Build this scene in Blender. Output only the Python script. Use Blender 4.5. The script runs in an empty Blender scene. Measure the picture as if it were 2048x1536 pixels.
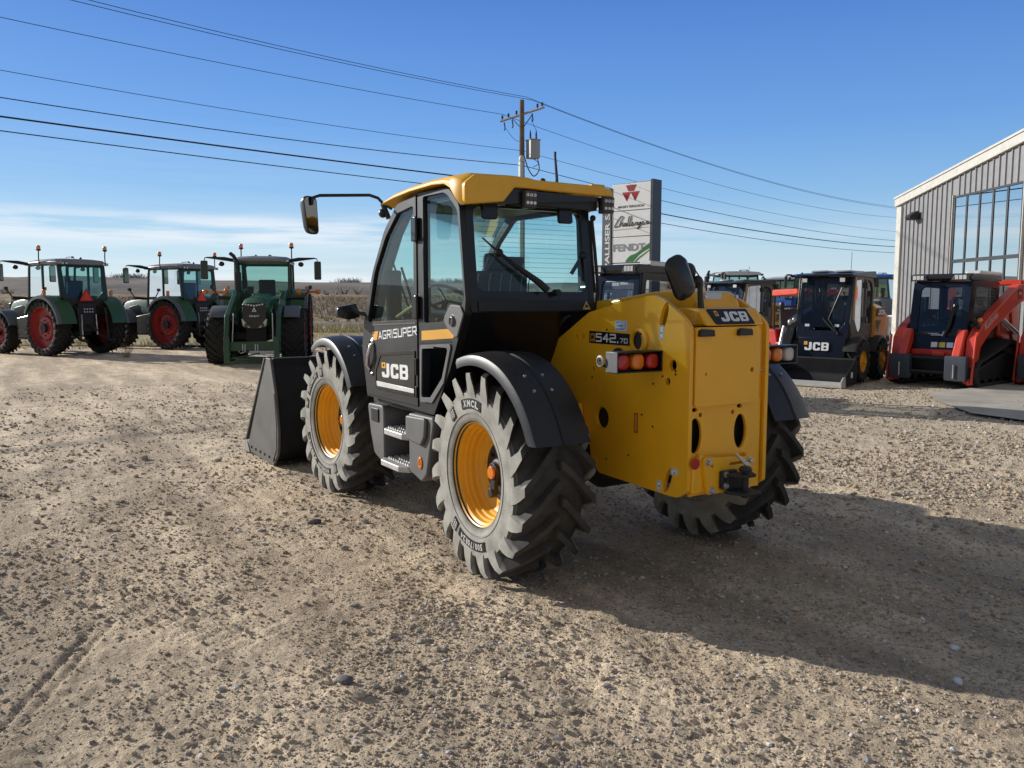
import bpy, bmesh, math, random
import numpy as np
from mathutils import Vector, Matrix, Euler
from mathutils.geometry import tessellate_polygon
PI = math.pi
R = math.radians
random.seed(7)
SC = bpy.context.scene
COL = SC.collection

# ------------------------------------------------------------------ materials
MATS = {}
def nd(nt, typ, **kw):
    n = nt.nodes.new(typ)
    for k, v in kw.items():
        if k.startswith('i_'):
            n.inputs[int(k[2:])].default_value = v
        else:
            setattr(n, k, v)
    return n
def mat(name, col, rough=0.5, metal=0.0, var=0.08, vs=6.0, bump=0.0, bs=60.0, dust=0.0, coat=0.0, spec=0.5):
    """plain painted/plastic surface with gentle procedural variation, optional fine bump and dust on upward faces"""
    if name in MATS: return MATS[name]
    m = bpy.data.materials.new(name); m.use_nodes = True
    nt = m.node_tree; b = nt.nodes['Principled BSDF']; L = nt.links.new
    tc = nd(nt, 'ShaderNodeTexCoord')
    n1 = nd(nt, 'ShaderNodeTexNoise'); n1.inputs['Scale'].default_value = vs; n1.inputs['Detail'].default_value = 6
    L(tc.outputs['Object'], n1.inputs['Vector'])
    mr = nd(nt, 'ShaderNodeMapRange'); mr.inputs['From Min'].default_value = .3; mr.inputs['From Max'].default_value = .7
    mr.inputs['To Min'].default_value = 1 - var; mr.inputs['To Max'].default_value = 1 + var
    L(n1.outputs['Fac'], mr.inputs['Value'])
    mx = nd(nt, 'ShaderNodeVectorMath', operation='SCALE'); mx.inputs[0].default_value = col[:3]
    L(mr.outputs['Result'], mx.inputs['Scale'])
    out = mx.outputs[0]
    if dust > 0:
        g = nd(nt, 'ShaderNodeNewGeometry'); sx = nd(nt, 'ShaderNodeSeparateXYZ'); L(g.outputs['Normal'], sx.inputs[0])
        n2 = nd(nt, 'ShaderNodeTexNoise'); n2.inputs['Scale'].default_value = 14; n2.inputs['Detail'].default_value = 8
        L(tc.outputs['Object'], n2.inputs['Vector'])
        a = nd(nt, 'ShaderNodeMath', operation='MULTIPLY_ADD'); L(sx.outputs['Z'], a.inputs[0]); a.inputs[1].default_value = .6; a.inputs[2].default_value = .25
        c = nd(nt, 'ShaderNodeMath', operation='MULTIPLY', use_clamp=True); L(a.outputs[0], c.inputs[0]); L(n2.outputs['Fac'], c.inputs[1])
        d = nd(nt, 'ShaderNodeMath', operation='MULTIPLY', use_clamp=True); L(c.outputs[0], d.inputs[0]); d.inputs[1].default_value = dust
        mm = nd(nt, 'ShaderNodeMix', data_type='RGBA'); L(d.outputs[0], mm.inputs[0]); L(out, mm.inputs[6]); mm.inputs[7].default_value = (.32, .27, .21, 1)
        out = mm.outputs[2]
    L(out, b.inputs['Base Color'])
    rr = nd(nt, 'ShaderNodeMapRange'); rr.inputs['To Min'].default_value = max(.02, rough - .07); rr.inputs['To Max'].default_value = min(1, rough + .09)
    L(n1.outputs['Fac'], rr.inputs['Value']); L(rr.outputs['Result'], b.inputs['Roughness'])
    b.inputs['Metallic'].default_value = metal
    b.inputs['Specular IOR Level'].default_value = spec
    if coat: b.inputs['Coat Weight'].default_value = coat; b.inputs['Coat Roughness'].default_value = .08
    if bump:
        n3 = nd(nt, 'ShaderNodeTexNoise'); n3.inputs['Scale'].default_value = bs; n3.inputs['Detail'].default_value = 4
        L(tc.outputs['Object'], n3.inputs['Vector'])
        bp = nd(nt, 'ShaderNodeBump'); bp.inputs['Strength'].default_value = bump; bp.inputs['Distance'].default_value = .01
        L(n3.outputs['Fac'], bp.inputs['Height']); L(bp.outputs[0], b.inputs['Normal'])
    MATS[name] = m; return m
def glass(name, tint, refl=.12, rough=.01):
    if name in MATS: return MATS[name]
    m = bpy.data.materials.new(name); m.use_nodes = True
    nt = m.node_tree; nt.nodes.remove(nt.nodes['Principled BSDF']); L = nt.links.new
    o = nt.nodes['Material Output']
    t = nd(nt, 'ShaderNodeBsdfTransparent'); t.inputs[0].default_value = (*tint, 1)
    g = nd(nt, 'ShaderNodeBsdfGlossy'); g.inputs['Roughness'].default_value = rough; g.inputs[0].default_value = (.9, .95, 1, 1)
    lw = nd(nt, 'ShaderNodeLayerWeight'); lw.inputs[0].default_value = .25
    a = nd(nt, 'ShaderNodeMath', operation='MULTIPLY_ADD', use_clamp=True); L(lw.outputs['Fresnel'], a.inputs[0]); a.inputs[1].default_value = .75; a.inputs[2].default_value = refl * .3
    s = nd(nt, 'ShaderNodeMixShader'); L(a.outputs[0], s.inputs[0]); L(t.outputs[0], s.inputs[1]); L(g.outputs[0], s.inputs[2])
    L(s.outputs[0], o.inputs[0])
    MATS[name] = m; return m

YEL = mat('yellow_paint', (.93, .47, .012), .33, var=.04, dust=.10, coat=.25)
YELR = mat('roof_yellow', (.82, .44, .03), .42, var=.03, dust=.10)
YELW = mat('wheel_yellow', (.86, .42, .010), .42, var=.05, dust=.15)
BLK = mat('black_plastic', (.010, .011, .013), .40, var=.2, bump=.06, bs=220, dust=.05)
BLKG = mat('black_gloss', (.010, .011, .013), .22, var=.1, dust=.05)
FEND = mat('fender_plastic', (.011, .012, .015), .44, var=.2, bump=.08, bs=180, dust=.07)
GRYP = mat('grey_plastic', (.12, .12, .12), .55, var=.12, bump=.06, bs=200, dust=.15)
DKM = mat('dark_metal', (.02, .02, .022), .55, metal=.3, var=.2, dust=.25)
STEEL = mat('bright_steel', (.55, .55, .55), .35, metal=.9, var=.1)
ALU = mat('step_aluminium', (.55, .54, .52), .45, metal=.4, var=.15, bump=.2, bs=90)
WHITE = mat('white_decal', (.80, .80, .80), .4, var=.02)
NAVY = mat('decal_black', (.008, .009, .012), .3, var=.05)
ORG = mat('decal_orange', (.80, .40, .04), .4, var=.03)
BUCK = mat('bucket_paint', (.10, .10, .095), .5, var=.12, dust=.22, bump=.04, bs=30)
BUCKD = mat('bucket_dark', (.012, .013, .016), .6, var=.15, dust=.06, spec=.25)
SEATF = mat('seat_fabric', (.10, .095, .09), .9, var=.15, vs=40, bump=.4, bs=300)
SEATS = mat('seat_stitch', (.35, .34, .32), .9)
RUB = mat('rubber_hose', (.012, .012, .013), .6)
REDL = mat('red_lens', (.45, .012, .014), .15, coat=.6, bump=.25, bs=120)
ORGL = mat('orange_lens', (.75, .20, .012), .15, coat=.6, bump=.25, bs=120)
CLRL = mat('clear_lens', (.62, .62, .60), .12, coat=.6, bump=.3, bs=120)
LAMPB = mat('lamp_grey', (.05, .05, .055), .4)
CABG = glass('cab_glass', (.70, .88, .86))
CABG2 = glass('cab_glass_rear', (.68, .87, .88))
MIRR = mat('mirror_glass', (.22, .23, .24), .03, metal=1.0, var=.0)
CABIN = mat('cab_interior', (.05, .05, .055), .6, var=.1)
CABGR = mat('cab_lining', (.32, .33, .33), .7, var=.05)

def tyre_mat(name, wall, tread, yw):
    if name in MATS: return MATS[name]
    m = bpy.data.materials.new(name); m.use_nodes = True
    nt = m.node_tree; b = nt.nodes['Principled BSDF']; L = nt.links.new
    tc = nd(nt, 'ShaderNodeTexCoord'); sx = nd(nt, 'ShaderNodeSeparateXYZ'); L(tc.outputs['Object'], sx.inputs[0])
    ab = nd(nt, 'ShaderNodeMath', operation='ABSOLUTE'); L(sx.outputs['Y'], ab.inputs[0])
    mr = nd(nt, 'ShaderNodeMapRange'); mr.inputs['From Min'].default_value = yw - .014; mr.inputs['From Max'].default_value = yw; L(ab.outputs[0], mr.inputs['Value'])
    sn = nd(nt, 'ShaderNodeSeparateXYZ'); L(tc.outputs['Normal'], sn.inputs[0]); an = nd(nt, 'ShaderNodeMath', operation='ABSOLUTE'); L(sn.outputs['Y'], an.inputs[0])
    mn = nd(nt, 'ShaderNodeMapRange'); mn.inputs['From Min'].default_value = .45; mn.inputs['From Max'].default_value = .75; L(an.outputs[0], mn.inputs['Value'])  # shade of lug gaps and flanks put into the colour, outer faces pale
    mw = nd(nt, 'ShaderNodeMath', operation='MULTIPLY'); L(mr.outputs[0], mw.inputs[0]); L(mn.outputs[0], mw.inputs[1]); mr = mw
    n = nd(nt, 'ShaderNodeTexNoise'); n.inputs['Scale'].default_value = 9; n.inputs['Detail'].default_value = 8; L(tc.outputs['Object'], n.inputs['Vector'])
    mm = nd(nt, 'ShaderNodeMix', data_type='RGBA'); L(mr.outputs[0], mm.inputs[0]); mm.inputs[6].default_value = (*tread, 1); mm.inputs[7].default_value = (*wall, 1)
    k = nd(nt, 'ShaderNodeMapRange'); k.inputs['From Min'].default_value = .3; k.inputs['From Max'].default_value = .7; k.inputs['To Min'].default_value = .72; k.inputs['To Max'].default_value = 1.25; L(n.outputs['Fac'], k.inputs['Value'])
    s = nd(nt, 'ShaderNodeVectorMath', operation='SCALE'); L(mm.outputs[2], s.inputs[0]); L(k.outputs[0], s.inputs['Scale'])
    L(s.outputs[0], b.inputs['Base Color']); b.inputs['Roughness'].default_value = .78; b.inputs['Specular IOR Level'].default_value = .25
    n3 = nd(nt, 'ShaderNodeTexNoise'); n3.inputs['Scale'].default_value = 120; n3.inputs['Detail'].default_value = 5; L(tc.outputs['Object'], n3.inputs['Vector'])
    bp = nd(nt, 'ShaderNodeBump'); bp.inputs['Strength'].default_value = .25; bp.inputs['Distance'].default_value = .006; L(n3.outputs['Fac'], bp.inputs['Height']); L(bp.outputs[0], b.inputs['Normal'])
    MATS[name] = m; return m
TYR = tyre_mat('tyre_rubber', (.35, .34, .30), (.062, .058, .054), .240)
TYRD = tyre_mat('tyre_rubber_dark', (.045, .044, .042), (.028, .027, .026), .6)

# ------------------------------------------------------------------ geometry builder
def rp(pts, n=5):
    """round the corners of a polygon: items (u, v) or (u, v, radius)"""
    out = []; N = len(pts)
    for i, p in enumerate(pts):
        if len(p) < 3 or p[2] <= 0: out.append((p[0], p[1])); continue
        P = Vector(p[:2]); A = Vector(pts[i - 1][:2]) - P; B = Vector(pts[(i + 1) % N][:2]) - P
        la, lb = A.length, B.length; A.normalize(); B.normalize()
        ang = math.acos(max(-1, min(1, A.dot(B)))); 
        if ang < .05 or ang > PI - .02: out.append((P.x, P.y)); continue
        d = min(p[2] / math.tan(ang / 2), la * .49, lb * .49); r = d * math.tan(ang / 2)
        c = P + (A + B).normalized() * (r / math.sin(ang / 2))
        s = P + A * d - c; e = P + B * d - c
        a0 = math.atan2(s.y, s.x); da = math.atan2(e.y, e.x) - a0
        while da > PI: da -= 2 * PI
        while da < -PI: da += 2 * PI
        for k in range(n + 1):
            t = a0 + da * k / n; out.append((c.x + r * math.cos(t), c.y + r * math.sin(t)))
    return out
def rrect(u0, u1, v0, v1, r, n=5): return rp([(u0, v0, r), (u1, v0, r), (u1, v1, r), (u0, v1, r)], n)
def ell(cu, cv, ru, rv, n=24, tilt=0):
    c, s = math.cos(tilt), math.sin(tilt)
    return [(cu + ru * math.cos(t) * c - rv * math.sin(t) * s, cv + ru * math.cos(t) * s + rv * math.sin(t) * c) for t in [2 * PI * k / n for k in range(n)]]
AX = {'x': lambda u, v, w: (w, u, v), 'y': lambda u, v, w: (u, w, v), 'z': lambda u, v, w: (u, v, w)}
class G:
    def __init__(s): s.v = []; s.f = []
    def add(s, vs, fs):
        o = len(s.v); s.v += [tuple(v) for v in vs]; s.f += [tuple(i + o for i in f) for f in fs]; return s
    def box(s, x0, x1, y0, y1, z0, z1, M=None):
        vs = [Vector((x, y, z)) for x in (x0, x1) for y in (y0, y1) for z in (z0, z1)]
        if M: vs = [M @ v for v in vs]
        return s.add(vs, [(0, 1, 3, 2), (4, 6, 7, 5), (0, 4, 5, 1), (2, 3, 7, 6), (0, 2, 6, 4), (1, 5, 7, 3)])
    def cbox(s, c, size, rot=(0, 0, 0)):
        M = Matrix.Translation(c) @ Euler(rot).to_matrix().to_4x4()
        a, b, d = [q / 2 for q in size]
        return s.box(-a, a, -b, b, -d, d, M)
    def prism(s, poly, ax, a, b, holes=(), M=None):
        f = AX[ax]; loops = [list(poly)] + [list(h) for h in holes]; flat = [p for l in loops for p in l]; N = len(flat)
        vs = [Vector(f(p[0], p[1], a)) for p in flat] + [Vector(f(p[0], p[1], b)) for p in flat]
        if M: vs = [M @ v for v in vs]
        fs = []
        if holes:
            for t in tessellate_polygon([[Vector((p[0], p[1], 0)) for p in l] for l in loops]):
                fs.append(tuple(t)); fs.append(tuple(i + N for i in reversed(t)))
        else:
            fs.append(tuple(range(N))); fs.append(tuple(reversed(range(N, 2 * N))))
        o = 0
        for l in loops:
            n = len(l)
            for i in range(n): fs.append((o + i, o + (i + 1) % n, N + o + (i + 1) % n, N + o + i))
            o += n
        return s.add(vs, fs)
    def flat(s, poly, ax, a, holes=(), M=None):
        f = AX[ax]; loops = [list(poly)] + [list(h) for h in holes]; flat = [p for l in loops for p in l]
        vs = [Vector(f(p[0], p[1], a)) for p in flat]
        if M: vs = [M @ v for v in vs]
        fs = [tuple(t) for t in tessellate_polygon([[Vector((p[0], p[1], 0)) for p in l] for l in loops])] if holes else [tuple(range(len(flat)))]
        return s.add(vs, fs)
    def tube(s, pts, r, n=8, cap=True):
        P = [Vector(p) for p in pts]; N = len(P); rs = r if isinstance(r, (list, tuple)) else [r] * N
        T = [(P[min(i + 1, N - 1)] - P[max(i - 1, 0)]).normalized() for i in range(N)]
        u = T[0].orthogonal().normalized(); rings = []
        for i in range(N):
            u = (u - T[i] * u.dot(T[i])); u = u.normalized() if u.length > 1e-6 else T[i].orthogonal().normalized()
            w = T[i].cross(u)
            rings.append([P[i] + (u * math.cos(2 * PI * k / n) + w * math.sin(2 * PI * k / n)) * rs[i] for k in range(n)])
        return s.loft(rings, cap)
    def loft(s, rings, cap=True, closed=True):
        n = len(rings[0]); vs = [v for r in rings for v in r]; fs = []
        for i in range(len(rings) - 1):
            for k in range(n if closed else n - 1):
                k2 = (k + 1) % n; fs.append((i * n + k, i * n + k2, (i + 1) * n + k2, (i + 1) * n + k))
        if cap: fs.append(tuple(reversed(range(n)))); fs.append(tuple((len(rings) - 1) * n + k for k in range(n)))
        return s.add(vs, fs)
    def lathe(s, prof, ax, c, n=32, a0=0, a1=2 * PI, cap=False):
        full = abs(a1 - a0 - 2 * PI) < 1e-6; m = n if full else n + 1; rings = []
        for k in range(m):
            t = a0 + (a1 - a0) * k / n; ring = []
            for r, h in prof:
                if ax == 'y': p = (c[0] + r * math.cos(t), c[1] + h, c[2] + r * math.sin(t))
                elif ax == 'x': p = (c[0] + h, c[1] + r * math.cos(t), c[2] + r * math.sin(t))
                else: p = (c[0] + r * math.cos(t), c[1] + r * math.sin(t), c[2] + h)
                ring.append(p)
            rings.append(ring)
        if full: rings.append(rings[0])
        return s.loft(rings, cap, False)
    def disc(s, ax, c, r, h0, h1, n=20):   # short solid cylinder along ax
        return s.lathe([(.0001, h0), (r, h0), (r, h1), (.0001, h1)], ax, c, n)
    def ball(s, c, r, n=10, m=8, sq=(1, 1, 1)):
        prof = [(max(.0001, r * math.sin(PI * k / m)), -r * math.cos(PI * k / m)) for k in range(m + 1)]
        g = G().lathe(prof, 'z', (0, 0, 0), n)
        return s.add([(c[0] + v[0] * sq[0], c[1] + v[1] * sq[1], c[2] + v[2] * sq[2]) for v in g.v], g.f)
    def xf(s, M):
        s.v = [tuple(M @ Vector(v)) for v in s.v]; return s
    def build_each(s, name, m, parent=None, **kw):
        par = list(range(len(s.v)))
        def fd(a):
            while par[a] != a: par[a] = par[par[a]]; a = par[a]
            return a
        for f in s.f:
            r = fd(f[0])
            for i in f[1:]: par[fd(i)] = r
        grp = {}
        for f in s.f: grp.setdefault(fd(f[0]), []).append(f)
        out = []
        for fs in grp.values():
            ids = sorted({i for f in fs for i in f}); mp = {i: k for k, i in enumerate(ids)}
            out.append(G().add([s.v[i] for i in ids], [tuple(mp[i] for i in f) for f in fs]).build(name, m, parent, **kw))
        return out
    def build(s, name, m, parent=None, bev=0, seg=2, sm=38, lim=32, merge=True):
        me = bpy.data.meshes.new(name); me.from_pydata(s.v, [], s.f)
        bm = bmesh.new(); bm.from_mesh(me)
        if merge: bmesh.ops.remove_doubles(bm, verts=bm.verts, dist=2e-5)
        bmesh.ops.recalc_face_normals(bm, faces=bm.faces); bm.to_mesh(me); bm.free()
        me.polygons.foreach_set('use_smooth', [True] * len(me.polygons)); me.set_sharp_from_angle(angle=R(sm)); me.update()
        me.materials.append(m)
        o = bpy.data.objects.new(name, me); COL.objects.link(o)
        if parent: o.parent = parent
        if bev:
            b = o.modifiers.new('edge', 'BEVEL'); b.width = bev; b.segments = seg; b.limit_method = 'ANGLE'; b.angle_limit = R(lim)
        return o
def tag(o, label=None, cat=None, group=None, kind=None):
    for k, v in (('label', label), ('category', cat), ('group', group), ('kind', kind)):
        if v: o[k] = v
    return o
def thing(name, label, cat, loc=(0, 0, 0), rz=0, group=None):
    o = bpy.data.objects.new(name, None); COL.objects.link(o); o.location = loc; o.rotation_euler = (0, 0, rz)
    o.empty_display_size = .3
    return tag(o, label, cat, group)
def copy_tree(o, parent=None):
    c = o.copy(); COL.objects.link(c); c.parent = parent
    for ch in list(o.children): copy_tree(ch, c)
    return c
def tmesh(body, size, ext=.002, bold=0.0, sx=1.0, align='LEFT', shear=0):
    cu = bpy.data.curves.new('t', 'FONT'); cu.body = body; cu.size = size; cu.extrude = ext; cu.offset = bold
    cu.align_x = align; cu.align_y = 'BOTTOM_BASELINE'; cu.shear = shear; cu.resolution_u = 3
    o = bpy.data.objects.new('t', cu); me = o.to_mesh()
    vs = [(v.co.x * sx, v.co.y, v.co.z) for v in me.vertices]; fs = [tuple(p.vertices) for p in me.polygons]
    o.to_mesh_clear(); bpy.data.objects.remove(o); bpy.data.curves.remove(cu)
    return vs, fs
def tfit(body, w, h, ext=.002, bold=0.0):
    """text scaled to an exact width and cap height, origin lower left"""
    vs, fs = tmesh(body, 1.0, .01, bold)
    x0 = min(v[0] for v in vs); x1 = max(v[0] for v in vs); y0 = min(v[1] for v in vs); y1 = max(v[1] for v in vs)
    return [((v[0] - x0) / (x1 - x0) * w, (v[1] - y0) / (y1 - y0) * h, ext if v[2] > 0 else 0) for v in vs], fs
BLKF = {'A': [[(0, 0), (.5, 1), (1, 0)], [(.2, .30), (.8, .30)]], 'G': [[(1, 1), (0, 1), (0, 0), (1, 0), (1, .44), (.6, .44)]], 'R': [[(0, 0), (0, 1), (1, 1), (1, .46), (0, .46)], [(.45, .46), (1, 0)]],
        'I': [[(.5, 0), (.5, 1)]], 'S': [[(1, 1), (0, 1), (0, .53), (1, .53), (1, 0), (0, 0)]], 'U': [[(0, 1), (0, 0), (1, 0), (1, 1)]], 'P': [[(0, 0), (0, 1), (1, 1), (1, .44), (0, .44)]],
        'E': [[(1, 1), (0, 1), (0, 0), (1, 0)], [(0, .51), (.92, .51)]], '5': [[(1, 1), (0, 1), (0, .56), (1, .56), (1, 0), (0, 0)]], '4': [[(.74, 0), (.74, 1), (0, .34), (1, .34)]], '2': [[(0, 1), (1, 1), (1, .54), (0, .48), (0, 0), (1, 0)]],
        '7': [[(0, 1), (1, 1), (.35, 0)]], '0': [[(0, 0), (0, 1), (1, 1), (1, 0), (0, 0)]], 'X': [[(0, 0), (1, 1)], [(0, 1), (1, 0)]], 'M': [[(0, 0), (0, 1), (.5, .3), (1, 1), (1, 0)]], 'C': [[(1, .72), (1, 1), (0, 1), (0, 0), (1, 0), (1, .28)]], 'L': [[(0, 1), (0, 0), (1, 0)]]}
def block_text(body, w, h, t=.2, ext=.0015):
    """heavy square lettering as on the machine's decals; t = stroke width relative to the height"""
    g = G(); wd = [.34 if c == 'I' else 1.0 for c in body]; gap = .20; tot = sum(wd) + gap * (len(body) - 1); u = w / tot; x = 0; k = 0
    tt = t * h
    for c, cw in zip(body, wd):
        x0, W0 = x * u + tt / 2, cw * u - tt
        for pl in BLKF[c]:
            P = [Vector((x0 + px * max(W0, 0) if c != 'I' else x * u + cw * u / 2, tt / 2 + py * (h - tt))) for px, py in pl]
            for a, b in zip(P[:-1], P[1:]):
                d = (b - a).normalized(); n = Vector((-d.y, d.x)) * tt / 2; e = d * tt / 2; diag = min(abs(d.x), abs(d.y)) > .1
                if diag: e = e * .35
                k += 1; g.prism([tuple(q) for q in (a - e - n, b + e - n, b + e + n, a - e + n)], 'z', 0, ext + k * .00004)
        x += cw + gap
    return g
def frame(o, ux, uy):
    """matrix putting flat x along ux, flat y along uy, at o"""
    a = Vector(ux).normalized(); b = Vector(uy); b = (b - a * b.dot(a)).normalized(); c = a.cross(b)
    M = Matrix((a, b, c)).transposed().to_4x4(); M.translation = Vector(o); return M
def jcb_letters(w, h, ext=.002):
    """the three wide squared letters of the maker's badge, w x h"""
    g = G(); lw = .30; gap = .05
    J = rp([(.62, 1), (1, 1), (1, 0, .28), (0, 0, .28), (0, .38), (.34, .38), (.34, .22, .06), (.62, .22, .06)])
    Cc = rp([(1, .64), (1, 1, .28), (0, 1, .28), (0, 0, .28), (1, 0, .28), (1, .36), (.66, .36), (.66, .22, .05), (.34, .22, .05), (.34, .78, .05), (.66, .78, .05), (.66, .64)])
    B = rp([(0, 0), (1, 0, .2), (1, .5, .16), (.9, .5), (1, .5, .16), (1, 1, .2), (0, 1)])
    B = rp([(0, 0), (1, 0, .22), (1, .46, .12), (.93, .5), (1, .54, .12), (1, 1, .22), (0, 1)])
    hs = [rrect(.32, .70, .18, .41, .05), rrect(.32, .70, .59, .82, .05)]
    x = 0
    for P, H in ((J, ()), (Cc, ()), (B, hs)):
        f = lambda q: ((x + q[0] * lw) * w, q[1] * h)
        g.prism([f(q) for q in P], 'z', 0, ext, [[f(q) for q in k] for k in H]); x += lw + gap
    return g

# ------------------------------------------------------------------ wheels
def lug_tyre(g, Rr, W, nl, hl, bead, sw=1.0, dth=1.0):
    """agricultural tyre about the y axis, W = half width"""
    c = Rr - hl
    prof = [(bead, -W * .8), (bead * 1.04, -W * .92), (bead * 1.19, -W * .980), (bead * 1.195, -W * .996), (bead * 1.215, -W * .996), (bead * 1.22, -W * .984), (bead + (c - bead) * .52, -W), (bead + (c - bead) * .70, -W * .985), (c - .075, -W * .93), (c - .040, -W * .83), (c - .014, -W * .66), (c, -W * .35), (c + .003, 0)]
    prof = prof + [(r, -y) for r, y in reversed(prof[:-1])]
    g.lathe(prof, 'y', (0, 0, 0), 72)
    # stations: top y, top r, base y, base r, angle, half width
    S = [(.02, Rr, .02, c - .01, 0, .024), (.10, Rr, .10, c - .01, .012, .026), (.3, Rr, .3, c - .01, .085, .025), (.58, Rr - .002, .56, c - .015, .20, .026), (.82, Rr - .006, .76, c - .035, .30, .026), (.985, Rr - .012, .84, c - .06, .365, .026),
         (1.02, Rr - .045, .90, c - .085, .40, .032), (1.022, Rr - .095, .93, c - .11, .435, .042), (1.012, Rr - .145, .95, c - .14, .46, .050), (.975, Rr - .185, .95, c - .17, .47, .053)]
    for sd in (1, -1):
        for k in range(nl):
            t0 = 2 * PI * (k + (.5 if sd < 0 else 0)) / nl; rings = []
            for ty, tr, by, br, a, w in S:
                th = t0 + a * dth; q = []
                for yy, rr, da in ((ty, tr, -w / tr), (ty, tr, w / tr), (by, br, w * 1.35 / br), (by, br, -w * 1.35 / br)):
                    q.append((rr * math.cos(th + da * sw), sd * yy * W, rr * math.sin(th + da * sw)))
                rings.append(q if sd > 0 else q[::-1])
            g.loft(rings)
    return g
# ================================================================== TELEHANDLER (x forward, y left, rear axle above origin)
T = thing('telehandler', 'large yellow and black telehandler with front bucket in the middle of the gravel yard', 'telehandler')
# ---- wheels
def tele_wheel(front):
    w = G().lathe([(.325, .213), (.338, .222), (.345, .215), (.338, .203), (.322, .198), (.310, .188), (.306, .160), (.297, .150), (.294, .128), (.284, .118), (.280, .092), (.268, .080), (.262, .066), (.240, .052), (.185, .046), (.125, .046), (.125, -.085), (.30, -.09), (.325, -.21)], 'y', (0, 0, 0), 64)
    for k in range(8): w.disc('y', (.215 * math.cos(k * PI / 4), .047, .215 * math.sin(k * PI / 4)), .010, 0, .008, 6)
    o = w.build('wheel', YELW, T, sm=30)
    lug_tyre(G(), .655, .25, 19, .052, .325).build('tyre', TYR, o, sm=15)
    h = G().lathe([(.001, .085), (.07, .085), (.085, .075), (.095, .05), (.15, .049), (.190, .0465)], 'y', (0, 0, 0), 40)
    for k in range(10): h.disc('y', (.14 * math.cos(k * PI / 5), .048, .14 * math.sin(k * PI / 5)), .013, 0, .02, 6)
    if not front:
        h.cbox((-.015, .10, -.07), (.06, .03, .14)); h.disc('y', (-.015, .09, -.13), .03, 0, .04, 12); h.disc('y', (0, .08, 0), .062, 0, .03, 20)
    hb = h.build('hub', DKM, o, sm=35, bev=.003)
    G().disc('y', (0, .08 if front else .108, 0), .042, 0, .018, 20).build('hub_reflector', ORGL, hb, bev=.004)
    return o
def side_label(parent, body, ang, span, rm, hgt, y=.2505, flip=False, invert=True, tw=None):
    """curved black patch with pale letters on a sidewall: ang = centre angle (0 = +x, 90 = up)"""
    p = G(); n = 10; a = R(ang); s = R(span)
    rings = []
    for k in range(n + 1):
        t = a - s / 2 + s * k / n
        rings.append([(rr * math.cos(t), yy, rr * math.sin(t)) for rr, yy in ((rm - hgt / 2, y - .004), (rm - hgt / 2, y + .0025), (rm + hgt / 2, y + .0025), (rm + hgt / 2, y - .004))])
    p.loft(rings)
    lab = p.build('tyre_label', NAVY, parent, sm=30)
    g = G(); m = len(body)
    tw = tw or span * .82
    for i, ch in enumerate(body):
        if ch == ' ': continue
        # seen from +y the x axis points left, so reading order runs from larger angle to smaller... mirrored below
        t = a + R(tw) * ((i + .5) / m - .5) * (1)
        cw = R(tw) / m * rm * .82
        vs, fs = tfit(ch, cw if ch not in '1I/' else cw * .5, hgt * .72, .0015, .045)
        up = Vector((math.cos(t), 0, math.sin(t))); 
        if flip: up = -up
        rt = up.cross(Vector((0, 1, 0))) * -1   # placeholder, fixed below
        rt = Vector((0, 1, 0)).cross(up) * -1
        rt = up.cross(Vector((0, 1, 0)))
        c = Vector((rm * math.cos(t), y + .0027, rm * math.sin(t))) - up * hgt * .36 - rt * (cw if ch not in '1I/' else cw * .5) * .5
        M = frame(c, rt, up)
        g.add([M @ Vector(v) for v in vs], fs)
    g.build('lettering', mat('tyre_letter', (.45, .45, .43), .7), lab, merge=False)
def hash_label(parent, ang, rm, y=.2505):
    t = R(ang); up = Vector((math.cos(t), 0, math.sin(t))); rt = up.cross(Vector((0, 1, 0)))
    M = frame(Vector((rm * math.cos(t), y - .003, rm * math.sin(t))), rt, up)
    o = G().prism([(-.032, -.04), (.032, -.04), (.032, .04), (-.032, .04)], 'z', 0, .006, M=M).build('tyre_label', NAVY, parent)
    g = G()
    for q in (-.018, 0, .018): g.prism([(-.026, q - .003), (.026, q - .003), (.026, q + .003), (-.026, q + .003)], 'z', .006, .0075, M=M)
    for q in (-.011, .011): g.prism([(q - .003, -.034), (q + .003, -.034), (q + .003, .034), (q - .003, .034)], 'z', .006, .0079, M=M)
    g.build('lettering', mat('tyre_letter', (.45, .45, .43), .7), o)
wr = tele_wheel(False); wf = tele_wheel(True)
wrr = copy_tree(wr, T); wfr = copy_tree(wf, T)
for o, p, s, st in ((wr, (0, .915, .655), 1, -2.5), (wf, (2.75, .915, .655), 1, 2.5), (wrr, (0, -.915, .655), -1, 0), (wfr, (2.75, -.915, .655), -1, 0)):
    o.location = p; o.scale = (1, s, 1); o.rotation_euler = (0, R(-6 if p[0] == 0 else 4), R(st))
# seen from the left side the front is to the left: angle 90 is the top, angles above 90 lie towards the rear (right)
side_label(wr, 'XMCL', 90 - 8, 34, .452, .062)
side_label(wr, '500/70R24', 270 - 4, 48, .452, .058)
hash_label(wr, 46, .45); hash_label(wr, 298, .45)
side_label(wf, 'MICHELIN', 52, 40, .452, .05); side_label(wf, 'MICHELIN', 282, 40, .452, .05); side_label(wf, 'X', 20, 12, .452, .05)
side_label(wf, 'XMCL', 322, 44, .452, .05)
hash_label(wf, 84, .45); hash_label(wf, 246, .45)
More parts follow.
